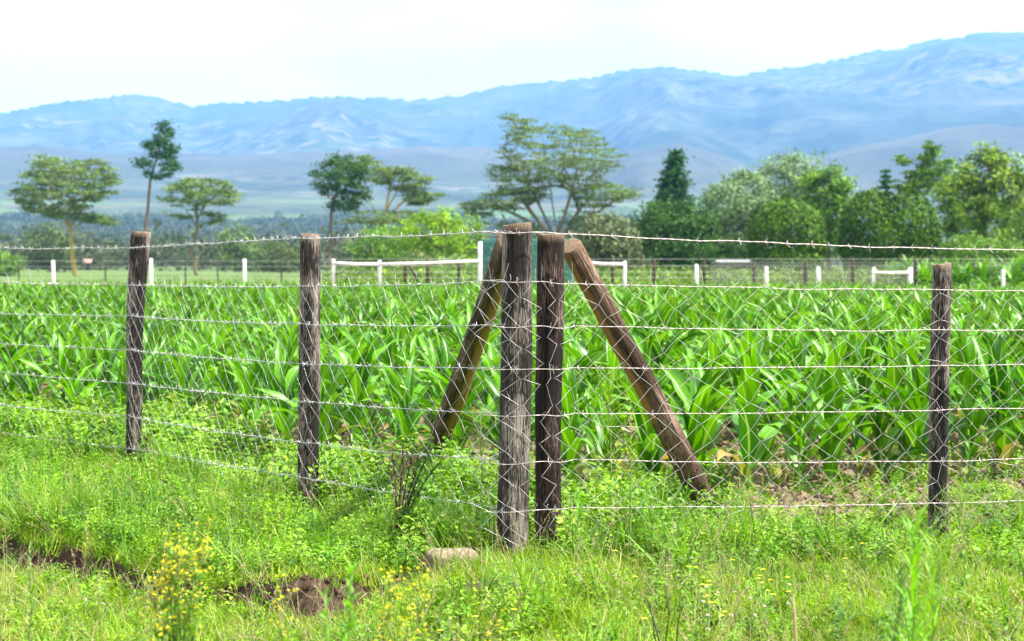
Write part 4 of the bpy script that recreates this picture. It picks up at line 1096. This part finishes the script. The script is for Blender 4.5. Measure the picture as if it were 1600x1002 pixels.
def barbed(mb, pts, zs, k, off, r, r_w=0.0016, side=-1):
    """two strands twisted together with four-point barbs, sagging a little between posts"""
    cs = cum(pts); L = cs[-1]
    n_ = int(L / 0.022); s = np.linspace(-0.02 if k else -0.06, L, n_)
    path = []
    for q in s:
        p = line_at(pts, q); z = np.interp(q, cs, zs)
        seg = np.clip(np.searchsorted(cs, q) - 1, 0, len(cs) - 2); f = np.clip((q - cs[seg]) / (cs[seg + 1] - cs[seg]), 0, 1)
        z += -0.012 * math.sin(math.pi * f) * (0.4 + 0.6 * ((k * 7) % 3) / 2)
        path.append((p[0], p[1], z))
    path = np.array(path)
    path[:, 2] += (fbm(s * 3.1, s * 0 + k * 3.7, 3, 60 + k) - 0.5) * 0.014
    d = np.gradient(path, axis=0); d /= np.linalg.norm(d, axis=1, keepdims=True)
    nrm = np.cross(d, [0, 0, 1.0]); nrm /= np.linalg.norm(nrm, axis=1, keepdims=True)
    path += nrm * (off + (fbm(s * 2.3, s * 0 + k, 2, 80 + k) - 0.5)[:, None] * 0.012)
    up = np.array([0, 0, 1.0])
    ph = s * 2 * math.pi / 0.09
    for sg in (0, math.pi):
        mb.tube(path + nrm * (np.cos(ph + sg) * r_w * 0.9)[:, None] + up * (np.sin(ph + sg) * r_w * 0.9)[:, None], r_w, 4, cap=True)
    q = r.uniform(0, 0.1)
    while q < L:
        i = int(np.clip((q + 0.02) / (L + 0.02) * (n_ - 1), 1, n_ - 2))
        c = path[i]; t_ = d[i]; a0 = r.uniform(0, 6.28)
        for w in range(2):
            a = a0 + w * 1.57 + r.normal(0, 0.3)
            e = nrm[i] * math.cos(a) + up * math.sin(a); e2 = t_ * r.uniform(0.25, 0.7)
            cc = c + t_ * (w - 0.5) * 0.006
            mb.tube([cc + (e + e2) * 0.022, cc + e * 0.003, cc - e * 0.003, cc - (e - e2) * 0.022], [0.0008, 0.0017, 0.0017, 0.0008], 3, cap=False)
            lp = [cc + t_ * (0.004 * (g_ / 7 - 0.5)) + (nrm[i] * math.cos(g_ * 1.6 + a) + up * math.sin(g_ * 1.6 + a)) * (r_w * 2.0) for g_ in range(8)]
            mb.tube(lp, 0.0014, 3, cap=False)
        q += 0.112 + r.normal(0, 0.012)

def chain_link(mb, pts, Wd, Hd, ztop, zbot, off, r, rad=0.00076, s0=-0.05, jit=0.013, sag=0.01, seed=1):
    cs = cum(pts); L = cs[-1]
    nc = int((L - s0) / (Wd / 2)); nk = int((ztop(0) - zbot) / (Hd / 2)) + 2
    J = r.normal(0, jit, (nc + 3, nk + 3, 2)); J[:, :, 0] += np.cumsum(r.normal(0, 0.0015, (nc + 3, nk + 3)), 1)
    low = (vnoise(np.arange(nc + 3)[:, None] * 0.13, np.arange(nk + 3)[None] * 0.2, seed) - 0.5) * 0.08
    for i in range(nc):
        ndp = []
        for k in range(nk):
            c = i + ((k + i) % 2)
            s = s0 + c * Wd / 2 + J[c, k, 0] + low[c, k]
            z = ztop(s) - k * Hd / 2 + J[c, k, 1] + low[c, k] * 0.5
            if z < zbot: break
            ndp.append((s, z))
        if len(ndp) < 3: continue
        if r.uniform() < 0.6:                                         # loose cut ends stand up past the top wire
            s, z = ndp[0]; ndp = [(s + r.normal(0, 0.02), z + r.uniform(0.02, 0.085))] + ndp
        P3 = []
        for a in range(len(ndp)):
            s, z = ndp[a]; p = line_at(pts, max(min(s, L), -0.3))
            P3.append((p[0], p[1], z))
        P3 = np.array(P3)
        # wavy wire: straight runs with a bend at each knot
        out_ = [P3[0]]
        for a in range(1, len(P3)):
            m0, m1 = P3[a - 1], P3[a]
            dz_ = (m1 - m0)
            out_ += [m0 + dz_ * 0.18 + np.array([0, 0, 0.002]), m0 + dz_ * 0.82 + np.array([0, 0, -0.002]), m1]
        o_ = np.array(out_)
        seg = line_at(pts, 0.01 + max(0, min(ndp[0][0], L - 0.02))) - line_at(pts, max(0, min(ndp[0][0], L - 0.02)))
        nn = np.array([seg[1], -seg[0], 0]); nn /= np.linalg.norm(nn) + 1e-9
        zig = np.where(np.arange(len(o_)) % 6 < 3, 1, -1) * 0.0018
        mb.tube(o_ + nn * (off + zig)[:, None], rad, 4, cap=False)

def make_fence(label, pts, zs, posts, braces, W_, H_, seed, wire_mat, off):
    r = np.random.default_rng(seed)
    root = thing('wire_fence', label, 'fence', (pts[0][0], pts[0][1], 0))
    ox = np.array([pts[0][0], pts[0][1], 0.0])
    for (a, b, ra, rb, mat, lab, kw) in posts:
        mb = MB(); post(mb, np.array(a) - ox, np.array(b) - ox, ra, rb, **kw)
        o = mb.build('fence_post', M[mat], root)
        if lab: o['label'] = lab
    for (a, b, ra, rb, mat, lab, kw) in braces:
        mb = MB(); post(mb, np.array(a) - ox, np.array(b) - ox, ra, rb, **kw)
        o = mb.build('brace', M[mat], root)
        if lab: o['label'] = lab
    lp = [p - ox[:2] for p in pts]
    for k in range(7):
        mb = MB(); barbed(mb, lp, [z[k] for z in zs], k, off, r, 0.0012 if k else 0.0016)
        mb.build('barbed_wire', wire_mat, root)
    cs = cum(lp)
    mb = MB()
    chain_link(mb, lp, W_, H_, lambda s: float(np.interp(s, cs, [z[1] for z in zs])) + 0.005, 0.02, off + math.copysign(0.006, off), r, seed=seed)
    mb.build('chain_link_mesh', M['wire'] if off < 0 else M['wire_bright'], root)
    # staples and tie wires on the posts
    mb = MB()
    for (a, b, ra, rb, mat, lab, kw), zz in zip(posts, zs[-len(posts):]):
        for k in range(7):
            z = zz[k]; c = np.array(a) - ox; c[2] = z
            f = (z - a[2]) / (b[2] - a[2]); c[:2] += (np.array(b) - np.array(a))[:2] * f
            dv = -np.array(pts[0]); front = np.array([0.0, -1.0, 0.0])
            if f > 1: continue
            cc = c + front * (ra + 0.004)
            w_ = r.normal(0, 0.25); lpz = [cc + np.array([q_ * 0.5 * w_ + r.uniform(-.004, .004), -0.004 - off * 0 + (0.006 if abs(q_) > 0.011 else 0), q_]) for q_ in (-0.014, -0.010, 0.0, 0.010, 0.014)]
            mb.tube(lpz, 0.0014, 3)
    mb.build('tie_wire', M['wire'], root)
    return root

def ppost(px_b, py_b, px_t, py_t, D, w_b, w_t):
    """foot (sunk 25 cm) and head of a post from where it shows"""
    t = P(px_t, py_t, D); b = P(px_b, py_b, D)
    dz = b[2] + 0.25; b2 = b + (b - t) / (t[2] - b[2]) * dz
    return b2, t, w_b / 2 / F_PX * D, w_t / 2 / F_PX * D
def orange_under(lo, hi, t0, t1):
    def f(th, t, e1, e2):
        w = sstep(np.cos(th - lo), math.cos(hi) - 0.08, math.cos(hi) + 0.08)
        edge = vnoise(np.cos(th) * 3 + 5, t * 9, 77) * 0.25
        return w * sstep(t + edge, t0, t0 + 0.05) * (1 - sstep(t - edge, t1 - 0.05, t1))
    return f
a1 = ppost(801, 862, 808.5, 351, 8.64, 50, 48)
a2 = ppost(480.5, 783, 485, 367, 10.5, 35, 32)
a3 = ppost(209, 712, 220, 363, 13.1, 23, 30)
a4 = (np.array([-4.45, 14.8, -0.35]), np.array([-4.42, 14.8, 1.62]), 0.06, 0.06)
bl = (np.array([X(676, 12.0), 12.0, Z(712, 12.0)]), np.array([X(795, 8.86), 8.86, Z(374, 8.86)]))
make_fence('left run of barbed wire and chain link fence with two dark line posts', LFENCE, LZ,
    [(*a1, 'post_grey', 'thick grey weathered corner post with cut top', dict(seed=1, slant=(0.10, 0.0))),
     (*a2, 'post', 'straight dark flecked post', dict(seed=2)),
     (*a3, 'post', 'thinner dark post bowed near its top', dict(seed=3, bend=(-0.022, 0), slant=(0, 0))),
     (*a4, 'post', None, dict(seed=4))],
    [(bl[0] - (bl[1] - bl[0]) * 0.03, bl[1], 0.072, 0.056, 'brace_a', 'slanting brace pole with orange peeled side', dict(seed=5, peel=orange_under(1.05, 1.05, 0.38, 0.95), bend=(0.03, 0)))],
    0.16, 0.135, 3, M['wire'], -0.066)
b1 = ppost(855, 852, 862, 367, 8.78, 42, 42)
b2 = ppost(1468, 800, 1472, 413, 9.38, 31, 30)
b3 = (np.array([4.4, 10.08, -0.25]), np.array([4.4, 10.08, 1.5]), 0.055, 0.05)
br = (np.array([X(1100, 10.0), 10.0, Z(786, 10.0)]), np.array([X(890, 8.93), 8.93, Z(384, 8.93)]))
make_fence('right run of barbed wire and chain link fence with a short dark post', RWIRE, RZ,
    [(*b1, 'post_brown', 'smooth brown end post beside the corner post', dict(seed=6, groove=0.03)),
     (*b2, 'post', 'short dark slim post with slanted top', dict(seed=7, slant=(0.12, 0))),
     (*b3, 'post', None, dict(seed=8))],
    [(br[0] - (br[1] - br[0]) * 0.05, br[1], 0.064, 0.055, 'brace_b', 'reddish slanting brace pole with pale peeled underside', dict(seed=9, peel=orange_under(3.3, 0.9, 0.45, 0.97), bend=(0.01, 0)))],
    0.145, 0.128, 4, M['wire_b'], 0.088)

# ------------------------------------------------------------------ far fences
def far_post(parent, px, top, D, w, mat, lean=0, name='fence_post'):
    mb = MB(); x = X(px, D); z = Z(top, D); g_ = float(height(x, D))
    mb.tube([(x + lean, D, g_ - 0.2), (x + lean * 0.4, D, g_ + 0.6 * (z - g_)), (x, D, z - 0.01), (x, D, z)], [w, w, w * 0.96, w * 0.7], 9)
    return mb.build(name, mat, parent)
def rail(parent, pa, ta, pb, tb, D, w, name='rail', mat=None):
    mb = MB(); a, b = P(pa, ta, D), P(pb, tb, D)
    mid = (a + b) / 2 - np.array([0, 0, 0.02])
    mb.tube([a, a * .5 + mid * .5, mid, b * .5 + mid * .5, b], w, 8)
    return mb.build(name, mat or M['white_paint'], parent)
DW, DB = 62.0, 65.5
lw = thing('white_rail_fence', 'white post and rail section with tall end post, left of the corner post', 'fence', (0, 0, 0))
far_post(lw, 521, 405, DW, 0.055, M['white_paint']); far_post(lw, 593, 407, DW, 0.06, M['white_paint'], 0.05)
o = far_post(lw, 750, 378, DW, 0.075, M['white_paint']); o['label'] = 'taller white end post'
rail(lw, 521, 411, 593, 413, DW - .08, 0.048); rail(lw, 593, 413, 750, 408, DW - .09, 0.048)
lw = thing('white_rail_fence', 'short white rail section with slanting brace, right of the corner braces', 'fence', (0, 0, 0))
far_post(lw, 909, 406, DW, 0.05, M['white_paint']); far_post(lw, 976, 408, DW, 0.06, M['white_paint']); rail(lw, 909, 410, 976, 413, DW - .08, 0.048)
mb = MB(); mb.tube([P(911, 408, DW - .1), P(930, 446, DW - .1), P(942, 470, DW - .1)], 0.06, 8); mb.build('brace', M['white_paint'], lw)
lw = thing('white_rail_fence', 'short white rail section between two white posts, left of the short dark post', 'fence', (0, 0, 0))
far_post(lw, 1365, 418, DW, 0.06, M['white_paint']); far_post(lw, 1422, 418, DW, 0.08, M['white_paint']); rail(lw, 1365, 426, 1422, 426, DW - .08, 0.048)
wp = [(83, 407, 'white post under the flat topped thorn tree at far left'), (236, 404, 'white post beside the bowed dark fence post'), (382, 405, 'lone white post midway between the two dark left posts'),
      (1088, 413, 'white post beside the third brown stake right of the braces'), (1197, 417, 'white post under the smaller round bush, left of two'), (1278, 417, 'white post under the smaller round bush, right of two'), (1567, 421, 'white post in the tall green stand at the right edge')]
for px, top, lab in wp:
    x = X(px, DW); g_ = float(height(x, DW)); z = Z(top, DW)
    mb = MB(); mb.tube([(0, 0, -0.2), (0.01, 0, 0.7), (0, 0, z - g_ - 0.01), (0, 0, z - g_)], [0.062 if px < 1100 else 0.075, 0.06, 0.058, 0.045], 10)
    o = mb.build('white_post', M['white_paint']); o.location = (x, DW, g_); tag(o, lab, 'post', 'white posts along the far side of the maize')
bf = thing('timber_post_fence', 'brown timber post and wire fence along the far side of the maize', 'fence', (0, 0, 0))
bpx = [(633, 405), (668, 403), (717, 406), (957, 407), (1022, 406), (1100, 407), (1178, 409), (1258, 408), (1332, 404), (1430, 402), (1520, 411), (1600, 412), (1680, 412)]
for px, top in bpx: far_post(bf, px, top, DB, 0.06 if px < 1200 else 0.075, M['brown_post'])
o = MB(); o.tube([P(636, 409, DB), P(662, 455, DB)], 0.05, 7); o.build('brace', M['brown_post'], bf)
for k, z in enumerate((1.56, 1.32, 1.1, 0.9)):
    mb = MB(); mb.tube([(X(q, DB), DB - 0.08, z + (0.02 if q % 3 else 0)) for q in np.linspace(480, 1680, 40)], 0.006, 3)
    mb.build('wire', M['far_wire'], bf)
mb = MB(); x0, x1 = X(1110, DB), X(1680, DB)
for k in range(int((x1 - x0) / 0.14) + 12):
    for sg in (1, -1):
        xa = x0 + k * 0.14 - (1.4 if sg > 0 else 0); xb = xa + sg * 1.4
        za, zb = 0.05, 1.5
        if xa < x0: za += (x0 - xa) / 1.4 * 1.45; xa = x0
        if xb < x0: zb -= (x0 - xb) / 1.4 * 1.45; xb = x0
        if zb - za < 0.05: continue
        mb.tube([(xa, DB - 0.07 + 0.01 * sg, za), (xb, DB - 0.07 + 0.01 * sg, zb)], 0.0065, 3, cap=False)
mb.build('chain_link_mesh', M['far_wire'], bf)
lf = thing('wire_line_fence', 'thin post and wire fence across the pasture on the left', 'fence', (0, 0, 0))
for px in (30, 165, 290, 340, 440): far_post(lf, px, 409, 82, 0.035, M['brown_post'])
for z in (1.55, 1.3, 1.05, 0.8):
    mb = MB(); mb.tube([(X(q, 82), 81.95, z) for q in np.linspace(-80, 520, 20)], 0.005, 3); mb.build('wire', M['far_wire'], lf)
np_ = thing('shade_net_panel', 'dark teal netting panel beside the tall white post behind the corner', 'net panel', (0, 0, 0))
mb = MB()
xa, xb, DN = X(753, 63), X(893, 63), 63.0
for k in range(34):
    x = xa + (xb - xa) * k / 33; mb.tube([(x, DN, 0.0), (x, DN, Z(374, DN))], 0.028, 4)
for k in range(26):
    z = 0.05 + k * (Z(374, DN) - 0.08) / 25; mb.tube([(xa, DN - 0.03, z), (xb, DN - 0.03, z)], 0.016, 4)
mb.build('netting', M['net'], np_)
for x in (xa, (xa + xb) / 2, xb):
    mb = MB(); mb.tube([(x, DN + 0.08, -0.2), (x, DN + 0.08, Z(373, DN))], 0.04, 7); mb.build('pole', M['brown_post'], np_)

# far buildings
M['shed_wall'] = plain('dull_timber_wall', (0.10, 0.085, 0.07), 0.9, 0.1, 0, 0.3, 3)
M['shed_roof'] = plain('pale_sheet_roof', (0.22, 0.23, 0.23), 0.6, 0.3, 0.1, 0.1, 3)
M['red_roof'] = plain('faded_red_roof', (0.42, 0.20, 0.18), 0.7, 0.2, 0, 0.15, 1)
def shed(name, label, cat, x0, x1, D, eave, ridge, dep, wm, rm):
    root = thing(name, label, cat, ((x0 + x1) / 2, D, float(height((x0 + x1) / 2, D))))
    w = (x1 - x0) / 2
    mb = MB(); mb.box((-w, 0, -0.2), (w, dep, eave)); mb.build('wall', wm, root, smooth=False)
    mb = MB(); e = 0.35
    v = [(-w - e, -e, eave - .08), (w + e, -e, eave - .08), (w + e, dep / 2, ridge), (-w - e, dep / 2, ridge), (-w - e, dep + e, eave - .08), (w + e, dep + e, eave - .08)]
    v2 = [(a, b, c + 0.08) for a, b, c in v]
    mb.add(v + v2, [(0, 1, 2, 3), (3, 2, 5, 4), (6, 9, 8, 7), (9, 10, 11, 8), (0, 6, 7, 1), (4, 5, 11, 10), (0, 3, 9, 6), (3, 4, 10, 9), (1, 7, 8, 2), (2, 8, 11, 5)])
    mb.build('roof', rm, root, smooth=False)
    mb = MB(); mb.box((-w * 0.3, -0.06, 0), (-w * 0.3 + 0.9, -0.005, min(eave - 0.2, 1.9))); mb.build('door', M['brown_post'], root, smooth=False)
shed('shed', 'long low shed with pale roof edge under the round bushes', 'shed', X(1128, 126), X(1232, 126), 126, 1.60, 1.66, 2.0, M['shed_wall'], M['shed_roof'])
shed('hut', 'small hut with faded red roof beyond the yellow trunk', 'hut', X(132, 420), X(141, 420), 420, 1.7, 2.5, 2, M['shed_wall'], M['red_roof'])

# ------------------------------------------------------------------ single plants and stones on the verge
def at_verge(px, D): 
    x = X(px, D); return np.array([x, D, float(height(x, D))])
def flower_weed(label, px, top, D, spread_px, nst, seed, leafm='weed', head=True, dense=1.0, cat='wildflower'):
    """upright branching weed with clusters of yellow florets"""
    r = np.random.default_rng(seed)
    b = at_verge(px, D); H = Z(top, D) - b[2]
    root = thing('yellow_wildflower' if head else 'tall_weed', label, cat, b)
    st, lv, fl = MB(), MB(), MB()
    W_ = spread_px / 2 / F_PX * D
    for k in range(nst):
        tx = r.uniform(-1, 1) * W_; ty = r.uniform(-1, 1) * W_ * 0.6; h = H * r.uniform(0.68, 1.0) if k else H
        if k == 0: tx *= 0.2
        f = np.linspace(0, 1, 6)[:, None]
        path = np.array([0, 0, -0.03]) + f * np.array([tx * 0.5, ty * 0.5, h]) + f ** 2 * np.array([tx * 0.5, ty * 0.5, 0]); path[:, :2] += r.normal(0, 0.004, (6, 2))
        st.tube(path, np.linspace(0.0035, 0.0012, 6), 5)
        for q in range(int(15 * dense)):
            g_ = r.uniform(0.15, 0.97); p = np.array([np.interp(g_, f[:, 0], path[:, c]) for c in range(3)])
            blade(lv, p, r.uniform(0, 6.28), r.uniform(0.025, 0.055) * (1.3 - 0.5 * g_), 0.007, r.uniform(0.3, 1.0), r.uniform(0.2, 0.9))
        if head:
            for q in range(r.integers(11, 18)):
                c = path[-1] + r.normal(0, 1, 3) * np.array([0.019, 0.019, 0.028])
                st.tube([path[-2] * 0.3 + path[-1] * 0.7, c - [0, 0, 0.005]], 0.0008, 3)
                for z in range(7): oval(fl, c, r.uniform(0, 6.28), r.uniform(0.1, 1.3), 0.010, 0.005)
    st.build('stem', M['stem'], root); lv.build('leaves', M[leafm], root, smooth=False)
    if head: fl.build('flowers', M['yellow'], root, smooth=False)['kind'] = 'stuff'
    return root
flower_weed('bushy yellow flowering weed standing in front of the earth bank', 278, 838, 5.2, 105, 24, 201, 'bright_weed', dense=2.4)
flower_weed('small yellow flowering weed with two pale tips, left of the stone', 618, 905, 5.2, 50, 5, 202)
flower_weed('single leaning yellow flower stem just right of a small flowering weed', 655, 892, 5.3, 16, 2, 203)
flower_weed('single yellow bud stem in front of the earth bank, right of the bushy flowering weed', 437, 908, 5.2, 14, 2, 204)
flower_weed('yellow flowering stem with reddish base at the right of the brown end post', 985, 640, 8.45, 26, 3, 205, dense=0.8)
flower_weed('low yellow flowering weed at the bottom edge, between stone and corner post', 775, 975, 5.6, 40, 5, 206)
def narrow_weed(label, px, top, D, seed, mat, nl=70, L=0.085, W_=0.009, lean=0.0, fine=False):
    r = np.random.default_rng(seed)
    b = at_verge(px, D); H = Z(top, D) - b[2]
    root = thing('tall_weed', label, 'weed', b)
    st, lv = MB(), MB()
    f = np.linspace(0, 1, 8)[:, None]
    path = f * np.array([lean, 0, H]) + np.array([0, 0, -0.03]) * (1 - f); path[:, :2] += r.normal(0, 0.004, (8, 2))
    st.tube(path, np.linspace(0.006, 0.0018, 8), 6)
    for q in range(nl):
        g_ = 0.12 + 0.88 * (q + r.uniform()) / nl; p = np.array([np.interp(g_, f[:, 0], path[:, c]) for c in range(3)])
        az = q * 2.4 + r.normal(0, 0.3)
        if fine:
            e = p + np.array([math.cos(az), math.sin(az), 0.7]) * L * (1.2 - 0.7 * g_)
            st.tube([p, e], 0.0009, 3, cap=False)
            for z in range(9):
                pp = p + (e - p) * (z + 1) / 9
                blade(lv, pp, az + r.normal(0, 1.2), L * 0.28, 0.0026, r.uniform(0.2, 1.3), 0.4, 2)
        else:
            blade(lv, p, az, L * (1.25 - 0.75 * g_ ** 2) * r.uniform(0.8, 1.2), W_, 0.45 + 0.5 * (1 - g_), r.uniform(0.4, 1.3), 5)
    st.build('stem', M['stem'], root); lv.build('leaves', M[mat], root, smooth=False)
    return root
narrow_weed('bright green narrow leaved tall weed in the grass before the short dark post', 1432, 822, 4.6, 211, 'bright_weed', 95, 0.17, 0.010)
narrow_weed('shorter bright narrow leaved weed just right of the taller one', 1462, 862, 4.7, 221, 'weed', 70, 0.14, 0.008)
narrow_weed('dark thin tall weed leaning beside the bright narrow leaved weed', 1405, 895, 5.2, 212, 'weed_blue', 80, 0.09, 0.009)
narrow_weed('feathery fine leaved green weed at the foot of the short dark post', 1502, 770, 8.6, 213, 'weed', 46, 0.14, 0.004, 0, True)
narrow_weed('second feathery weed, lower, between bright weed and short dark post', 1470, 850, 7.4, 214, 'weed', 40, 0.12, 0.004, 0, True)
narrow_weed('blurred bright green weed at the bottom edge below the earth bank', 540, 885, 4.6, 215, 'bright_weed', 60, 0.075, 0.016, 0.01)
narrow_weed('small blurred bright weed close beside the larger one at the bottom edge', 515, 930, 4.5, 216, 'bright_weed', 40, 0.06, 0.012, -0.01)
narrow_weed('feathery pale green weed behind the fence between end post and right brace', 955, 585, 9.7, 217, 'weed', 60, 0.17, 0.004, 0, True)
narrow_weed('greyish thin weed with pale tip at the left edge of the grass', 45, 855, 5.6, 218, 'weed_blue', 70, 0.055, 0.005)
narrow_weed('slender weed standing between left brace and corner post', 752, 640, 9.2, 219, 'weed', 40, 0.11, 0.004, 0, True)
narrow_weed('broad leaved green weed growing at the foot of the end post on the right', 905, 770, 8.4, 220, 'bright_weed', 50, 0.09, 0.009)

# dead weed leaning at the fence, left of the corner post
r = np.random.default_rng(230)
b = P(618, 815, 8.9); b[2] = float(height(b[0], 8.9))
root = thing('dead_weed', 'dead dark stemmed weed with dried brown leaves, left of the corner post', 'weed', b)
st, lv, gl = MB(), MB(), MB()
tips = [(675, 700), (660, 715), (630, 690), (645, 705), (612, 705), (690, 720)]
for k, (tx, ty) in enumerate(tips):
    e = P(tx, ty, 8.9 + r.normal(0, 0.05)) - b; mid = P(622 + (tx - 618) * 0.25, 770, 8.9) - b
    f = np.linspace(0, 1, 7)[:, None]; path = (1 - f) ** 2 * np.zeros(3) + 2 * f * (1 - f) * mid + f ** 2 * e; path[0, 2] = -0.03
    st.tube(path, np.linspace(0.010 if k == 0 else 0.005, 0.002, 7), 6)
    for q in range(50):
        g_ = r.uniform(0.35, 1.0); p = np.array([np.interp(g_, f[:, 0], path[:, c]) for c in range(3)]) + r.normal(0, 0.012, 3)
        oval(lv if (k in (2, 3, 4)) else gl, p, r.uniform(0, 6.28), r.uniform(-1.2, 0.6), r.uniform(0.02, 0.048), r.uniform(0.006, 0.013), r.normal(0, .6), 0.6)
st.build('stem', M['dead_stem'], root); lv.build('dried_leaves', M['dead_leaf'], root, smooth=False); gl.build('green_leaves', M['weed_blue'], root, smooth=False)
# bare twig and dry stalk near the bottom edge
b = at_verge(1050, 5.9); root = thing('dead_weed', 'bare dark twig sticking up among the daisies at the bottom edge', 'weed', b)
st = MB()
for tx, ty in ((1008, 925), (1040, 915), (1068, 935), (1022, 960)):
    e = P(tx, ty, 5.9) - b; st.tube([np.zeros(3), e * 0.4 + r.normal(0, .01, 3), e * 0.75 + r.normal(0, .008, 3), e], [0.004, 0.003, 0.0022, 0.0012], 5)
st.build('stem', M['dead_stem'], root)
b = at_verge(1250, 5.6); root = thing('dry_stalk', 'pale dry upright stalk at the bottom edge beside the daisies', 'weed', b)
st = MB(); e = P(1242, 930, 5.6) - b; st.tube([np.array([0, 0, -.02]), e * 0.5 + np.array([.004, 0, 0]), e * 0.85, e], [0.008, 0.007, 0.005, 0.001], 7); st.build('stem', M['dry'], root)

# daisies and clover heads
def daisy(r, tall, mat, white=False):
    st, hd = MB(), MB()
    top = np.array([r.normal(0, 0.02), r.normal(0, 0.02), tall]); st.tube([(0, 0, -0.02), top * 0.6 + [0.004, 0, 0], top], 0.0013, 4)
    for q in range(4): blade(st, top * r.uniform(0.1, 0.8), r.uniform(0, 6.28), 0.04, 0.006, 0.7, 0.6)
    for q in range(11 if not white else 16): oval(hd, top, q * 0.5712 * (1 if not white else 1.7), 0.25 if not white else r.uniform(0, 1.3), 0.013 if not white else 0.011, 0.006, 0, 0.15)
    for q in range(6): oval(hd, top + [0, 0, 0.002], q * 1.05, 0.9, 0.005, 0.004)
    return st.mesh('stem', M['stem']), hd.mesh('flower_head', mat, False)
r = np.random.default_rng(240)
dv = [daisy(r, r.uniform(0.13, 0.22), M['yellow']) for _ in range(3)]; wv = [daisy(r, r.uniform(0.11, 0.18), M['white_petal'], True) for _ in range(3)]
yl = [(1108, 925), (1112, 918), (1098, 930), (1195, 906), (1205, 912), (1190, 920), (1200, 930), (1210, 935), (1196, 938), (1112, 952), (1124, 968), (1130, 972), (1105, 960), (1185, 905), (1232, 918), (1356, 866), (1325, 878), (1085, 900), (1075, 905), (1150, 880), (960, 875), (350, 760), (690, 990), (800, 968), (750, 985), (18, 905), (1240, 940), (1145, 845), (990, 905), (1010, 985)]
wl = [(1160, 935), (1120, 915), (1178, 938), (1228, 922), (1085, 940), (1158, 970), (1175, 975), (1110, 985), (1220, 950), (1190, 960), (1140, 925), (1095, 965), (240, 968), (250, 988), (135, 945), (150, 955), (225, 950), (1170, 865), (1088, 880), (1280, 790)]
for lst, vs, lab, nm, gp in ((yl, dv, 'small yellow daisy on a thin stem', 'yellow_daisy', 'yellow daisies in the verge'), (wl, wv, 'small pale pinkish flower head', 'white_flower', 'pale flower heads in the verge')):
    for k, (px, py) in enumerate(lst):
        where = 'in the flower patch at lower right' if 1060 < px < 1260 and py > 895 else 'at the bottom edge near the bushy yellow weed' if px < 480 and py > 890 else 'by the earth bank on the left' if px < 480 else 'under the right fence run' if py < 890 else 'in the grass below the corner post'
        D = 6.4 if py > 890 else 7.2
        for _ in range(8): D = (CAM_H - float(height(X(px, D), D)) - 0.15) * F_PX / (py - HOR)
        t = thing(nm, lab + ' ' + where, 'flower', at_verge(px, D), r.uniform(0, 6.28), gp)
        for me, pn in zip(vs[k % 3], ('stem', 'flower_head')):
            o = bpy.data.objects.new(pn, me); C.objects.link(o); o.parent = t

# stones
def stone(label, px, D, w, d, h, seed, mat, rz=0.0, sink=0.3):
    r = np.random.default_rng(seed)
    mb = MB(); nu, nv = 26, 16
    th = np.linspace(0, 2 * math.pi, nu, endpoint=False)[None]; ph = np.linspace(-1.45, 1.45, nv)[:, None]
    cx, sx = np.cos(th), np.sin(th)
    sq = lambda a, e: np.sign(a) * np.abs(a) ** e
    x = sq(np.cos(ph), 0.5) * sq(cx, 0.6); y = sq(np.cos(ph), 0.5) * sq(sx, 0.6); z = sq(np.sin(ph), 0.6) + 0 * th
    q = 1 + 0.5 * (fbm(x * 1.6 + z + seed, y * 1.6 - z + 3, 3, seed) - 0.5)
    v = np.stack([x * w * q, y * d * q, z * h * q + 0.18 * h * x], -1).reshape(-1, 3)
    i = np.arange(nv - 1)[:, None] * nu; j = np.arange(nu)[None]; j2 = (j + 1) % nu
    qd = np.stack([i + j, i + j2, i + nu + j2, i + nu + j], -1).reshape(-1, 4)
    V = np.vstack([v, v[:nu].mean(0), v[-nu:].mean(0)]); jj = np.arange(nu); jn = (jj + 1) % nu
    tr = np.vstack([np.stack([np.full(nu, nv * nu), jn, jj], -1), np.stack([np.full(nu, nv * nu + 1), (nv - 1) * nu + jj, (nv - 1) * nu + jn], -1)])
    mb.add(V, qd, tr)
    o = mb.build('stone', M[mat]); b = at_verge(px, D); o.location = (b[0], b[1], b[2] + h * sink); o.rotation_euler = (0.06, 0.12, rz)
    return tag(o, label, 'stone')
stone('pale tan stone half sunk in grass, left of the corner post foot', 705, 8.42, 0.125, 0.085, 0.065, 251, 'stone', 0.3, 0.7)
stone('small brown earth crusted stone under the fence, left of the straight dark post', 405, 11.2, 0.05, 0.05, 0.05, 252, 'clod', 0.4, 0.9)
